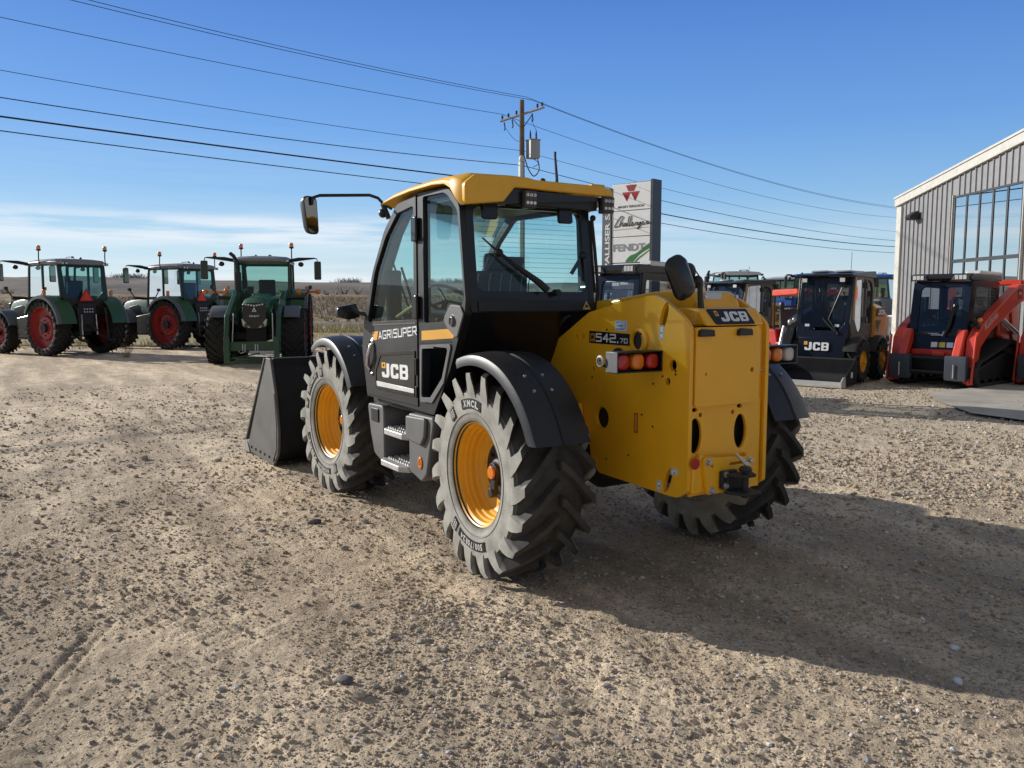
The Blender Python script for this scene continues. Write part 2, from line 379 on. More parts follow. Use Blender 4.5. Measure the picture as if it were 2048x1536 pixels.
# ---- fenders
def fender(cx, y0, y1, a0, a1, tail, nm='fender'):
    n = 26; g = G(); rings = []
    s = 1 if y1 > y0 else -1
    pts = []
    for k in range(n + 1):
        t = R(a0 + (a1 - a0) * k / n); r = .765 - .03 * max(0, (k / n - .5)) ; pts.append((cx + r * math.cos(t), .655 + r * math.sin(t), math.cos(t), math.sin(t)))
    if tail: pts.append((pts[-1][0] - tail[0], pts[-1][1] - tail[1], -1, 0))
    for (x, z, c, sn) in pts:
        f = lambda d, yy: (x - d * c, yy, z - d * sn)
        m = (y0 + y1) / 2
        rings.append([f(0, y0), f(-.012, m - s * .015), f(.004, m), f(-.012, m + s * .015), f(0, y1 - s * .045), f(.012, y1 - s * .012), f(.035, y1), f(.075, y1), f(.075, y1 - s * .006), f(.04, y1 - s * .008), f(.02, y1 - s * .03), f(.014, m), f(.014, y0)])
    o = g.loft(rings).build(nm, FEND, T, sm=40)
    b = G()
    for k in (int(n * .62), int(n * .74)):
        x, z, c, sn = pts[k]
        for yy in ((y0 * .62 + y1 * .38), (y0 * .3 + y1 * .7)):
            b.add(*(lambda q: (q.v, q.f))(G().lathe([(.0001, .016), (.010, .016), (.011, .004), (.022, .002), (.024, -.004)], 'z', (0, 0, 0), 10).xf(Matrix.Translation((x, yy, z)) @ Vector((c, 0, sn)).to_track_quat('Z', 'Y').to_matrix().to_4x4())))
    b.build_each('fender_bolt', STEEL, o)
    return o
fender(0, .78, 1.165, 72, 154, (.030, .05)); fender(2.75, .78, 1.165, 62, 150, None)
fender(0, -.78, -1.165, 72, 154, (.030, .05)); fender(2.75, -.78, -1.165, 62, 150, None)
# ---- chassis side plates
PL = [(-1.022, 1.60, .10), (-1.022, .645, .02), (-.94, .597, .04), (-.85, .595), (-.20, .616, .05), (-.11, .70, .05), (-.10, .79, .03), (-.007, .815, .03), (.024, .98), (.40, .98), (.40, 1.30), (.325, 1.453), (-.077, 1.669), (-.435, 1.741), (-.70, 1.779, .12), (-.80, 1.752, .08), (-.96, 1.655, .10)]
HOLES = [ell(-.802, 1.655, .030, .085, 20, .32), ell(-.555, 1.50, .052, .062, 20), ell(-.227, .985, .070, .072, 24), ell(-.885, 1.372, .032, .034, 16), ell(-.845, 1.275, .022, .024, 14), ell(-.862, .688, .026, .085, 18, .35), ell(-.02, 1.505, .014, .02, 10), ell(.05, 1.50, .014, .018, 10), ell(-.13, 1.30, .012, .014, 8)]
G().prism(rp(PL), 'y', .300, .328, HOLES).build('side_plate', YEL, T, bev=.007, seg=3)
G().prism(rp(PL), 'y', -.328, -.300, HOLES[2:6]).build('side_plate', YEL, T, bev=.007, seg=3)
# round blanking cap + pressed ring beside the number
G().lathe([(.055, .0), (.080, .0), (.082, .012), (.072, .02), (.060, .02), (.055, .006)], 'y', (-.588, .327, 1.502), 32).build('access_ring', YEL, T, sm=50)
G().disc('y', (-.555, .318, 1.50), .056, 0, .006, 28).build('access_cap', FEND, T)
# small bolts and plugs on the left plate
g = G()
for x, z in ((-.27, 1.56), (-.60, 1.545), (-.30, 1.49), (-.53, 1.46), (-.33, 1.42), (-.72, 1.25), (-.80, 1.30), (-.62, 1.05), (-.12, 1.24), (-.72, .99), (-.5, .78), (-.28, .72), (-.91, 1.34), (-.91, 1.32), (-.2, 1.36)): g.disc('y', (x, .327, z), .007, 0, .004, 8)
g.build_each('plate_plug', DKM, T)
# recessed cheek, gusset near the fender
G().prism(rp([(-.06, .86), (-.02, 1.06, .02), (.01, 1.06), (.03, .90)]), 'y', .335, .42).build('gusset', YEL, T, bev=.004)
# cross members / inner tank so the holes read dark
G().box(-.93, -.10, -.29, .29, .66, 1.30).box(-.60, -.10, -.29, .285, 1.30, 1.48).build('counterweight', DKM, T)
# ---- rear panels
AP = rrect(-.240, .288, 1.137, 1.594, .02)
o = G().prism(AP, 'x', -1.030, -1.005, [ell(-.175, 1.335, .014, .016, 14), ell(.205, 1.325, .008, .009, 10)]).build('access_panel', YEL, T, bev=.012, seg=3)
G().prism([(-.288, .61), (.292, .61), (.292, 1.16), (-.288, 1.16)], 'x', -1.003, -.985, [ell(.255, .965, .052, .105, 26), ell(-.115, .965, .052, .105, 26), ell(.215, 1.085, .013, .014), ell(-.05, 1.085, .013, .014), ell(-.105, 1.118, .022, .012), ell(.262, 1.118, .022, .012)]).build('rear_panel', YEL, T, bev=.006)
G().box(-.992, -.96, -.30, -.24, 1.13, 1.60).box(-.992, -.96, .272, .30, 1.13, 1.60).build_each('panel_frame', YEL, T)
G().disc('y', (-1.018, -.247, 1.33), .006, -.02, .02).tube([(-1.016, -.246, 1.30), (-1.016, -.246, 1.555)], .008, 8).build('panel_hinge', STEEL, T)
for y in (.222, -.090):
    G().prism(rp([(y - .058, 1.542, .004), (y + .058, 1.542, .004), (y + .052, 1.575, .008), (y + .03, 1.585, .008), (y - .052, 1.58, .01)]), 'x', -1.058, -1.028).build('panel_latch', BLK, T, bev=.006)
# top deck and the raised shroud that carries the badge
SH = [(-1.018, 1.60), (-.985, 1.60), (-.70, 1.56), (-.70, 1.70), (-.86, 1.705), (-.955, 1.70, .02)]
G().prism(rp(SH), 'y', -.288, .195).build('badge_shroud', YEL, T, bev=.014, seg=3)
G().box(-1.0, -.55, .197, .298, 1.55, 1.585).build('top_deck', BLKG, T, bev=.004)
# badge plane: leaning from (x -1.018, z 1.60) to (-.955, 1.70)
def tilt(y, d, u):  # point on the shroud face
    a = Vector((-1.0185, y, 1.601)); b = Vector((-.957, y, 1.699)); q = a.lerp(b, d); nrm = Vector((-(b.z - a.z), 0, b.x - a.x)).normalized()
    return q + nrm * u
Mb = frame(tilt(.14, .06, .0015), (0, -1, 0), (.063, 0, .098))
o = G().prism(rp([(0.022, 0, .008), (.345, 0, .008), (.318, .104, .008), (-.012, .104, .008)]), 'z', 0, .004, M=Mb).build('maker_badge', NAVY, T)
def place(gm, M): gm.v = [tuple(M @ Vector(v)) for v in gm.v]; return gm
place(jcb_letters(.225, .066, .0025), Mb @ Matrix.Translation((.078, .018, .004))).build('lettering', WHITE, o, merge=False)
G().prism([(.043, .055), (.070, .055), (.064, .09), (.037, .09)], 'z', .004, .0055, [[(.050, .064), (.062, .064), (.058, .082), (.046, .082)]], M=Mb).build('badge_mark', ORG, o)
# ---- hitch
hp = G().prism(rp([(-.165, .815, .012), (.245, .845, .02), (.20, .622, .012), (-.125, .612, .012)]), 'x', -1.062, -1.036, [ell(.17, .79, .010, .011), rrect(-.12, .03, .778, .795, .008)]).build('hitch_plate', YEL, T, bev=.006)
G().prism(rp([(-1.0, .86, .02), (-1.037, .86, .02), (-1.037, .63, .02), (-1.0, .62)]), 'y', .215, .245).box(-1.036, -1.003, -.17, -.14, .62, .83).build_each('hitch_bracket', YEL, T, bev=.006)
G().box(-1.035, -1.004, .12, .297, .625, .84).build('hitch_backing', YEL, T, bev=.012)
g = G()
for y, z in ((.205, .815), (-.135, .795), (.175, .645), (-.11, .635)):
    g.disc('x', (-1.062, y, z), .022, -.006, 0, 16).disc('x', (-1.062, y, z), .015, -.026, 0, 6)
g.build_each('hitch_bolt', STEEL, T, bev=.002)
hb = G().box(-1.09, -1.062, -.01, .115, .648, .755).build('hitch_block', DKM, T, bev=.006)
G().prism(rp([(-1.09, -.10), (-1.09, .10), (-1.20, .055, .03), (-1.20, -.055, .03)]), 'z', .725, .742).prism(rp([(-1.09, -.10), (-1.09, .10), (-1.22, .055, .02), (-1.22, -.075, .02)]), 'z', .622, .640).box(-1.10, -1.09, -.085, .085, .64, .725).build('hitch_jaw', DKM, hb, bev=.004)
G().tube([(-1.16, 0, .60), (-1.16, 0, .76)], .020, 14).lathe([(.001, .76), (.036, .76), (.040, .768), (.030, .785), (.001, .79)], 'z', (-1.16, 0, 0), 18).build('hitch_pin', DKM, hb, bev=.002)
G().prism(rp([(-.05, .78, .01), (-.035, .80, .01), (.075, .872, .008), (.085, .865, .004), (-.03, .765)]), 'x', -1.155, -1.148).build('pin_clip', STEEL, hb, bev=.003)
g = G()
for y, z in ((.085, .735), (.085, .668)): g.disc('x', (-1.09, y, z), .014, -.014, 0, 6).disc('x', (-1.09, y, z), .02, -.004, 0, 14)
g.build_each('hitch_block_bolt', STEEL, hb)
G().disc('x', (-1.036, .283, .81), .034, -.006, .002, 28).build('reflector', mat('red_reflector', (.42, .01, .015), .25, coat=.5), T, bev=.003)
# ---- decals on the left plate
NB = [(-.085, 1.548), (-.497, 1.540), (-.497, 1.466), (-.085, 1.468)]
o = G().prism(NB, 'y', .3285, .3305).build('number_plate', NAVY, T)
def on_left(x, z, y, skx=0): return frame((x, y, z), (-1, 0, skx), (0, 0, 1))
place(block_text('542', .205, .056, .175), on_left(-.158, 1.479, .3306)).add(*(lambda q: (q.v, q.f))(place(block_text('70', .074, .031, .17), on_left(-.404, 1.480, .3306)))).build('lettering', WHITE, o, merge=False)
place(G().disc('z', (0, 0, 0), .007, 0, .0015, 12), on_left(-.382, 1.484, .3306)).build('lettering_dot', WHITE, o)
o2 = place(G().prism(rrect(0, .052, 0, .054, .004), 'z', 0, .0015), on_left(-.096, 1.479, .3306)).build('badge_mark', mat('dark_orange', (.42, .18, .03), .4), o)
place(G().prism([(.012, .012), (.03, .02), (.042, .018), (.035, .042), (.015, .038)], 'z', .0016, .0022), on_left(-.096, 1.479, .3306)).build('badge_figure', NAVY, o2)
def sticker(x0, x1, z0, z1, m, rr=.006, y=.3285): return G().prism(rrect(x0, x1, z0, z1, rr), 'y', y, y + .0015)
PALE = mat('pale_sticker', (.55, .62, .72), .35)
o = sticker(-.472, -.352, 1.555, 1.622, PALE, .014).build('approval_sticker', PALE, T)
g = G()
for x0, x1, z in ((-.395, -.365, 1.607), (-.43, -.37, 1.585), (-.44, -.365, 1.564)): g.prism([(x0, z), (x1, z), (x1, z + .008), (x0, z + .008)], 'y', .3301, .3306)
g.lathe([(.042, 0), (.042, .0006), (.046, .0006), (.046, 0)], 'y', (-.41, .3301, 1.588), 14, R(150), R(210))
g.build('sticker_print', mat('sticker_blue', (.12, .25, .5), .4), o)
for x0, x1, z0, z1 in ((-.805, -.765, 1.52, 1.60), (-.945, -.885, .725, .768), (-.805, -.765, .61, .672)):
    o = sticker(x0, x1, z0, z1, WHITE, .004).build('small_sticker', WHITE, T)
    g = G().prism(rrect(x0 + .004, x1 - .004, z0 + .004, z1 - .004, .003), 'y', .3300, .3304, [rrect(x0 + .007, x1 - .007, z0 + .007, z1 - .007, .002)])
    cx, cz = (x0 + x1) / 2, (z0 + z1) / 2
    g.prism(rp([(cx + .008, cz + .008), (cx + .004, cz - .010, .004), (cx - .010, cz - .006, .003), (cx - .006, cz), (cx, cz - .003)]), 'y', .3300, .3305)
    g.build('sticker_print', NAVY, o)
o = sticker(-.585, -.548, .93, 1.055, REDL, .002).build('warning_sticker', mat('red_decal', (.45, .05, .03), .4), T)
G().prism(rrect(-.576, -.557, .94, 1.045, .002), 'y', .33005, .3307).build('sticker_print', mat('orange_yellow', (.6, .32, .02), .4), o)
# ---- rear lights
def rear_light(y0, y1, cols, out):
    s = 1 if y1 > y0 else -1
    a, b = sorted((y0, y1))
    h = G()
    h.box(-.798, -.70, a, b, 1.330, 1.338).box(-.800, -.70, a, b, 1.446, 1.454).box(-.80, -.70, b - .006 if s < 0 else a, b if s < 0 else a + .006, 1.3385, 1.4455).box(-.74, -.70, a + .006, b - .006, 1.3385, 1.4455)
    o = h.build('tail_light', BLK, T, bev=.002)
    G().box(-.797, -.69, *( (b - .004, b + .003) if s > 0 else (a - .003, a + .004)), 1.332, 1.452).build('end_plate', mat('galvanised', (.12, .125, .13), .5, metal=.3), o, bev=.003)
    for k, c in enumerate(cols):
        yc = y0 + s * (b - a) * (.17 + .33 * k)
        f = rrect(yc - .045, yc + .045, 1.345, 1.440, .032, 6)
        rings = []
        for d, sc in ((0, 1), (.022, .99), (.036, .93), (.042, .78)):
            rings.append([(-.742 - d, yc + (u - yc) * sc, 1.3925 + (v - 1.3925) * sc) for u, v in f])
        G().loft(rings).build('lens', c, o, sm=50)
rear_light(.330, .668, (REDL, ORGL, REDL), 1)
rear_light(-.530, -.868, (REDL, ORGL, CLRL), -1)
g = G().tube([(-.68, .329, 1.40), (-.66, .62, 1.40)], .018, 10).disc('y', (-.40, .335, 1.395), .055, 0, .012, 20)
g.box(-.70, -.60, .335, .66, 1.36, 1.372).build('light_bracket', DKM, T)
G().lathe([(.024, 0), (.034, .006), (.034, .014), (.024, .02)], 'y', (-.655, .672, 1.395), 20).build('tow_eye', mat('white_paint', (.45, .45, .44), .4), T)
G().box(-.70, -.62, -.66, -.328, 1.36, 1.43).build('light_bracket', DKM, T)
# ---- boom
BL = rp([(-.86, 1.52, .05), (-.86, 1.60), (-.865, 1.72, .10), (-.80, 1.805, .08), (-.45, 1.803), (3.30, 1.36, .04), (3.35, 1.05, .05), (-.50, 1.46)])
bo = G().prism(BL, 'y', -.243, .100).build('boom', YEL, T, bev=.018, seg=3)
G().prism(rp([(-.815, 1.60, .02), (-.815, 1.725, .02), (-.855, 1.735, .01), (-.74, 1.735, .02), (-.73, 1.60, .02)]), 'y', .098, .108).build('boom_rib', YEL, bo, bev=.006)
G().disc('y', (-.79, .099, 1.605), .04, 0, .006, 22).build('boom_bore', BLKG, bo)
g = G()
for y in (.06, -.20): g.disc('x', (-.858, y, 1.77), .012, -.016, 0, 8)
g.build_each('boom_bolt', STEEL, bo)
G().prism(rrect(-.10, .03, 1.755, 1.795, .004), 'x', -.840, -.832).build('boom_label', PALE, bo)
G().prism(rrect(-.20, .06, 1.58, 1.60, .004), 'x', -.870, -.86).build('boom_lip', YEL, bo, bev=.003)
G().prism([(-.02, 1.672), (.19, 1.650), (.19, 1.735), (-.02, 1.757)], 'y', .1015, .1035).build('boom_decal', mat('label_yellow', (.9, .55, .03), .4), bo)
g = G().box(3.2, 3.62, -.20, .06, .55, 1.30)
g.build('boom_head', DKM, T, bev=.02)
for y in (-.13, .0): G().tube([(2.2, y, 1.05), (3.35, y, .82)], .055, 12).build('lift_ram', DKM, T)
# ---- engine cover on the far side, axles, belly
G().prism(rp([(.55, .75, .03), (2.25, .75, .03), (2.30, 1.25, .10), (2.05, 1.46, .10), (.75, 1.50, .12), (.50, 1.25, .05)]), 'y', -1.10, -.36).build('engine_cover', YEL, T, bev=.02, seg=3)
G().prism(rp([(.70, .95, .02), (2.10, .95, .02), (2.10, 1.25, .02), (.70, 1.25, .02)]), 'y', -1.112, -1.101).build('engine_grille', BLK, T, bev=.004)
G().box(.3, 3.25, -.33, .33, .52, 1.05).build('chassis', DKM, T, bev=.02)
for x in (0, 2.75):
    g = G().tube([(x, -.80, .655), (x, -.30, .655), (x, -.18, .65), (x, .18, .65), (x, .30, .655), (x, .80, .655)], [.10, .10, .19, .19, .10, .10], 16)
    g.box(x - .12, x + .12, -.72, -.62, .48, .83).box(x - .12, x + .12, .62, .72, .48, .83)
    g.build('axle', DKM, T, bev=.01)
# ---- cab structure
CO = rp([(.594, .966, .03), (1.785, .985, .03), (1.80, 1.07), (1.885, 1.35, .3), (1.845, 1.59), (1.64, 1.98), (1.40, 2.28, .4), (1.17, 2.455, .2), (.85, 2.485), (.36, 2.47, .12), (.215, 2.35, .1), (.135, 1.75, .06), (.15, 1.66, .06), (.353, 1.293)])
QW = rp([(.735, 2.452, .02), (.40, 2.448, .16), (.240, 2.32, .10), (.156, 1.765, .03), (.20, 1.70, .05), (.34, 1.72, .06), (.46, 1.605, .05), (.735, 1.592, .02)])
PK = rp([(.750, 1.418, .03), (.345, 1.445, .03), (.44, 1.22), (.625, 1.075, .04), (.770, 1.062, .03)])
DW = rp([(.870, 2.405, .03), (1.145, 2.375, .10), (1.36, 2.22, .3), (1.58, 1.965, .4), (1.745, 1.575, .03), (.885, 1.612, .03)])
DO = rp([(.832, 2.475), (1.15, 2.438, .15), (1.385, 2.265, .3), (1.615, 1.975, .4), (1.815, 1.59, .2), (1.862, 1.35, .3), (1.79, 1.08), (1.775, 1.0, .02), (.832, 1.0)])
# rear half of the left side: frame with quarter window and open pocket
SF = rp([(.594, .966, .02), (1.785, .985), (1.79, .996), (.826, .996), (.826, 2.482), (.36, 2.47, .12), (.215, 2.35, .1), (.135, 1.75, .06), (.15, 1.66, .06), (.353, 1.293)])
cf = G().prism(SF, 'y', 1.085, 1.140, [QW, PK]).build('cab_frame', BLK, T, bev=.007, seg=3)
G().flat(QW, 'y', 1.122).build('side_window', CABG, T)
G().prism(rp([(.76, 1.43), (.335, 1.455), (.43, 1.21), (.62, 1.06), (.78, 1.05)]), 'y', .90, .915).box(.60, .78, .916, 1.084, 1.05, 1.06).build('pocket_lining', BLKG, T)
G().tube([(.44, 1.00, 1.36), (.50, 1.02, 1.30), (.52, 1.02, 1.22)], .03, 10).build('blue_cap', mat('blue_plastic', (.02, .10, .45), .3), T)
G().ball((.60, 1.0, 1.14), .035, 8, 6).ball((.56, 1.02, 1.19), .02, 8, 6).box(.50, .53, .925, .93, 1.36, 1.40).build_each('pocket_fitting', mat('white_plastic', (.6, .6, .6), .4), T)
# grab latch housing behind quarter window
G().prism(rp([(.19, 1.715, .04), (.325, 1.72, .05), (.435, 1.62, .05), (.36, 1.56, .05), (.24, 1.50, .03), (.145, 1.66, .02)]), 'y', 1.1405, 1.152).build('latch_housing', GRYP, T, bev=.006)
G().lathe([(.001, .01), (.02, .01), (.024, .016), (.030, .014), (.034, .004), (.044, .0)], 'y', (.29, 1.151, 1.615), 24).build('door_lock', mat('lock_grey', (.10, .10, .10), .35, metal=.5), T, sm=50)
# recessed panel seam lines as thin dark strips, orange stripe
G().prism([(.772, 1.536), (.268, 1.568), (.30, 1.503), (.772, 1.470)], 'y', 1.1405, 1.1420).build('orange_stripe', ORG, T)
G().prism([(.822, 1.452), (.325, 1.482), (.330, 1.474), (.822, 1.444)], 'y', 1.1405, 1.1425).build('panel_seam', NAVY, T)
G().prism(rp([(.790, 1.435, .02), (.318, 1.466, .02), (.43, 1.20), (.61, 1.045, .03), (.795, 1.035, .02)]), 'y', 1.1405, 1.150, [rp([(.757, 1.412, .02), (.362, 1.438, .02), (.455, 1.228), (.632, 1.082, .03), (.772, 1.070, .02)])]).build('pocket_trim', GRYP, T, bev=.004)
# door
dr = G().prism(DO, 'y', 1.088, 1.148, [DW]).build('door', BLK, T, bev=.008, seg=3)
G().flat(DW, 'y', 1.130).build('door_window', CABG, dr)
G().prism(rp([(.845, 1.592), (1.80, 1.552), (1.802, 1.545), (.845, 1.585)]), 'y', 1.1485, 1.154).build('door_crease', GRYP, dr)
G().prism(rp([(.86, 1.395, .01), (1.50, 1.345, .03), (1.61, 1.20, .05), (1.585, 1.06, .02), (.872, 1.062, .01)]), 'y', 1.1485, 1.156, [rp([(.868, 1.372, .01), (1.475, 1.322, .03), (1.575, 1.19, .05), (1.56, 1.085, .02), (.878, 1.088, .01)])]).build('panel_moulding', BLKG, dr, bev=.004)
pn = G().prism(rp([(.87, 1.368, .02), (1.47, 1.318, .03), (1.568, 1.19, .05), (1.555, 1.125, .02), (.88, 1.12, .01)]), 'y', 1.1485, 1.1515).build('door_panel', mat('panel_dark', (.02, .022, .02), .3, var=.2), dr)
G().prism([(.882, 1.085), (1.56, 1.082), (1.57, 1.122), (.885, 1.118)], 'y', 1.1485, 1.154).build('door_strip', mat('strip_silver', (.72, .72, .70), .35), dr, bev=.003)
Mj = frame((1.452, 1.1517, 1.160), (-1, 0, .03), (-.02, 0, 1))
place(jcb_letters(.475, .108, .002), Mj).build('lettering', WHITE, pn, merge=False)
G().prism([(-.002, .070), (.072, .070), (.072, .114), (-.002, .114)], 'z', 0, .0022, [[(.022, .082), (.050, .082), (.050, .102), (.022, .102)]], M=Mj).build('badge_mark', ORG, pn)
Ma = frame((1.545, 1.1487, 1.442), (-1, 0, .085), (0, 0, 1))
place(block_text('AGRISUPER', .69, .066, .16), Ma @ Matrix.Translation((.028, 0, 0))).build('lettering', WHITE, dr, merge=False)
G().prism([(-.098, .066), (.030, .066), (-.006, 0), (-.066, 0)], 'z', 0, .002, M=Ma).build('orange_flash', ORG, dr)
# door handle recess
G().lathe([(1.0, .0), (.86, .010), (.78, .0), (.7, -.001)], 'y', (0, 0, 0), 32).xf(Matrix.Translation((1.655, 1.149, 1.30)) @ Matrix.Diagonal((.085, 1, .155, 1))).build('handle_recess', BLKG, dr, sm=60)
G().prism(ell(1.655, 1.30, .064, .118), 'y', 1.1487, 1.1495).build('handle_well', NAVY, dr)
G().tube([(1.70, 1.152, 1.20), (1.70, 1.175, 1.24), (1.668, 1.182, 1.31), (1.628, 1.170, 1.40), (1.62, 1.15, 1.415)], .013, 10).build('door_handle', mat('chrome', (.6, .6, .6), .25, metal=.8), dr, sm=60)
for z in (2.24, 1.70): G().box(.79, .87, 1.149, 1.172, z - .085, z + .085).build('door_hinge', BLKG, dr, bev=.008)
G().box(.832, .858, 1.149, 1.158, 1.06, 1.14).box(.832, .85, 1.149, 1.160, 1.22, 1.34).build('door_latch', BLKG, dr, bev=.003)
# right side of the cab (beside the boom): frame with one big window
RW = rp([(.30, 2.36, .08), (1.15, 2.37, .10), (1.38, 2.20, .3), (1.60, 1.93, .4), (1.74, 1.60, .04), (.26, 1.72, .04)])
G().prism(CO, 'y', .122, .165, [RW]).build('cab_frame', BLK, T, bev=.006)
G().flat(RW, 'y', .145).build('side_window', CABG, T)
# rear frame, window, lower apron
RO = [(.122, 1.66), (1.14, 1.66), (1.14, 2.345), (.122, 2.345)]
RWN = rrect(.190, 1.045, 1.805, 2.345, .05)
def rear(pts, x_of): return pts
sl = .16   # the rear window leans: x = .145 + (z-1.75)*.12
def lean(o_pts, off): return [(.135 + (z - 1.72) * .12 + off, y, z) for y, z in o_pts]
def lean_prism(poly, a, b, holes=()):
    g = G().prism(poly, 'x', 0, 1, holes)
    g.v = [(.135 + (z - 1.72) * .12 + (a if x < .5 else b), y, z) for x, y, z in g.v]; return g
lean_prism(rp([(.122, 1.67, .02), (1.10, 1.67, .02), (1.10, 2.36), (.122, 2.36)]), 0, .05, [RWN]).build('rear_frame', BLKG, T, bev=.008)
wnd = lean_prism(RWN, .018, .0181); 
rw = G(); rw.flat(RWN, 'x', 0); rw.v = [(.135 + (z - 1.72) * .12 + .016, y, z) for x, y, z in rw.v]; rwo = rw.build('rear_window', CABG2, T)
g = G()
for k in range(13):
    z = 1.90 + k * .032
    g.box(.1545 + (z - 1.72) * .12, .1552 + (z - 1.72) * .12, .235, 1.01, z, z + .0018)
g.build('heater_wire', NAVY, rwo)
lean_prism(rp([(.135, 1.675, .006), (1.05, 1.675, .006), (1.05, 1.745, .006), (.135, 1.745, .006)]), -.012, -.002).build('rear_bar', FEND, T, bev=.004)
o = lean_prism([(.165, 1.685), (.235, 1.685), (.20, 1.745)], -.014, -.0125).build('warning_triangle', mat('warn_yellow', (.62, .42, .12), .5), T)
lean_prism([(.185, 1.70), (.215, 1.70), (.205, 1.722), (.19, 1.712)], -.0152, -.0142).build('sticker_print', NAVY, o)
for y in (.935, .34):
    lean_prism(rrect(y - .055, y + .055, 2.265, 2.37, .02), -.035, .0).build('window_hinge', BLKG, T, bev=.006)
# wiper
Mw = [(.12, .46, 1.80), (.11, .53, 1.84), (.135, .75, 1.985), (.165, .97, 2.135)]
wp = G().tube([(.095, .545, 1.815), (.10, .60, 1.86), (.12, .75, 1.96), (.128, .80, 1.995)], [.026, .024, .014, .010], 8).disc('x', (.12, .455, 1.80), .022, -.03, .02, 12).build('wiper', BLK, T)
G().tube([(.118, .62, 1.86), (.135, .80, 1.985), (.165, 1.00, 2.145)], [.006, .010, .005], 6).tube([(.112, .70, 1.925), (.128, .80, 1.998), (.15, .90, 2.07)], .006, 6).build('wiper_blade', RUB, wp)
for y, tilt_ in ((.92, -.35), (.245, -.35)):
    G().tube([(.24, y, 1.93), (.22, y - .03, 1.99), (.20, y - .055, 2.045)], .014, 8).ball((.19, y - .06, 2.055), .028, 12, 8).build('window_handle', BLK, T)
# apron under the rear window, sloping in
G().loft([[(.165, .125, 1.672), (.165, 1.08, 1.672), (.20, 1.08, 1.665), (.20, .125, 1.665)], [(.37, .125, 1.293), (.37, 1.08, 1.293), (.41, 1.08, 1.293), (.41, .125, 1.293)], [(.62, .125, .95), (.62, 1.08, .95), (.66, 1.08, .95), (.66, .125, .95)]]).build('rear_apron', BLKG, T)
G().box(.62, 1.80, .13, 1.08, .93, .985).build('cab_floor', DKM, T)
# hoses between cab and chassis
for k, (dy, r) in enumerate(((0, .016), (.035, .012))):
    G().tube([(.375 + dy * .6, .345 + dy * .3, 1.20), (.370 + dy * .6, .345 + dy * .3, 1.38), (.33 + dy * .3, .355, 1.48), (.25, .36, 1.56), (.185, .33, 1.63), (.165, .27, 1.655)], r, 8).build('hydraulic_hose', RUB, T, sm=60)
G().tube([(.29, .362, 1.525), (.255, .362, 1.56)], .020, 10).tube([(.19, .335, 1.625), (.168, .28, 1.652)], .013, 8).build_each('hose_fitting', STEEL, T)
G().prism(rp([(.16, 1.66), (-.05, 1.655, .03), (.06, 1.50, .05), (.33, 1.36), (.36, 1.40)]), 'y', .29, .299).build('black_shield', BLKG, T)
# front: windscreen, front lower wall, roof glass
ws = G(); wl = [(1.845, 1.45), (1.825, 1.60), (1.62, 1.975), (1.38, 2.27), (1.17, 2.44)]
rings = [[(x, y, z) for x, z in wl] for y in (.17, 1.09)]
ws.loft(rings, False, False).build('windscreen', CABG, T, sm=80)
G().loft([[(1.80, .13, .98), (1.80, 1.085, .98), (1.77, 1.085, .98), (1.77, .13, .98)], [(1.86, .13, 1.35), (1.86, 1.085, 1.35), (1.83, 1.085, 1.35), (1.83, .13, 1.35)], [(1.842, .13, 1.47), (1.842, 1.085, 1.47), (1.81, 1.085, 1.47), (1.81, .13, 1.47)]]).build('cab_front', BLK, T)
# A pillar on the left behind the door
G().loft([[(x + .01, 1.0, z + .01), (x + .01, 1.085, z + .01), (x - .05, 1.085, z - .04), (x - .05, 1.02, z - .04)] for x, z in wl[1:]]).build('door_pillar', CABGR, T)
# interior
st = G().prism(rp([(.62, 1.42, .05), (1.12, 1.40, .06), (1.14, 1.50, .05), (.62, 1.52)]), 'y', .40, .86).build('seat', SEATF, T, bev=.03, seg=3)
bk = G().loft([[(.62 - .10 * t - .05 * s_, y, 1.40 + .55 * t) for y, s_ in ((.37 + .05 * t, 0), (.50, 1), (.63, 1.3), (.76, 1), (.89 - .05 * t, 0))] + [(.70 - .10 * t, y, 1.40 + .55 * t) for y in (.89 - .05 * t, .63, .37 + .05 * t)] for t in (0, .25, .5, .75, .93, 1.0)]).build('seat_back', SEATF, T, bev=.02, sm=60)
g = G()
for y in (.42, .50, .59, .67, .76, .84):
    g.tube([(.62 - .10 * t - .05 * (1 if .45 < y < .81 else .5) - .012, y + .012 * math.sin(t * 9), 1.42 + .51 * t) for t in [k / 8 for k in range(9)]], .004, 5)
g.build('seat_piping', SEATS, bk)
G().loft([[(.50 - .05 * t, y, 1.95 + .10 * t) for y in (.48, .56, .70, .78)] + [(.58 - .05 * t, y, 1.95 + .10 * t) for y in (.76, .50)] for t in (0, .5, 1)]).build('headrest', SEATF, bk, bev=.02, sm=60)
G().box(.5, .62, .90, 1.0, 1.45, 1.70).box(.40, 1.1, .87, .95, 1.62, 1.68).build_each('armrest', CABIN, T, bev=.02)
G().box(.45, .70, .17, .40, 1.40, 1.80).build('side_console', SEATF, T, bev=.05)
G().prism(rp([(1.55, 1.0), (1.80, 1.0), (1.82, 1.55, .04), (1.66, 1.66, .05), (1.58, 1.58, .04)]), 'y', .30, .90).build('dashboard', CABIN, T, bev=.02)
G().tube([(1.62, .62, 1.45), (1.42, .62, 1.74)], .03, 10).build('steering_column', CABIN, T)
Mst = Matrix.Translation((1.40, .62, 1.76)) @ Euler((0, -.6, 0)).to_matrix().to_4x4()
sw = G().tube([(.19 * math.cos(2 * PI * k / 28), .19 * math.sin(2 * PI * k / 28), 0) for k in range(29)], .014, 8, False)
for k in range(3): sw.tube([(0, 0, -.02), (.18 * math.cos(k * 2.1), .18 * math.sin(k * 2.1), 0)], .012, 6)
sw.xf(Mst).build('steering_wheel', CABIN, T)
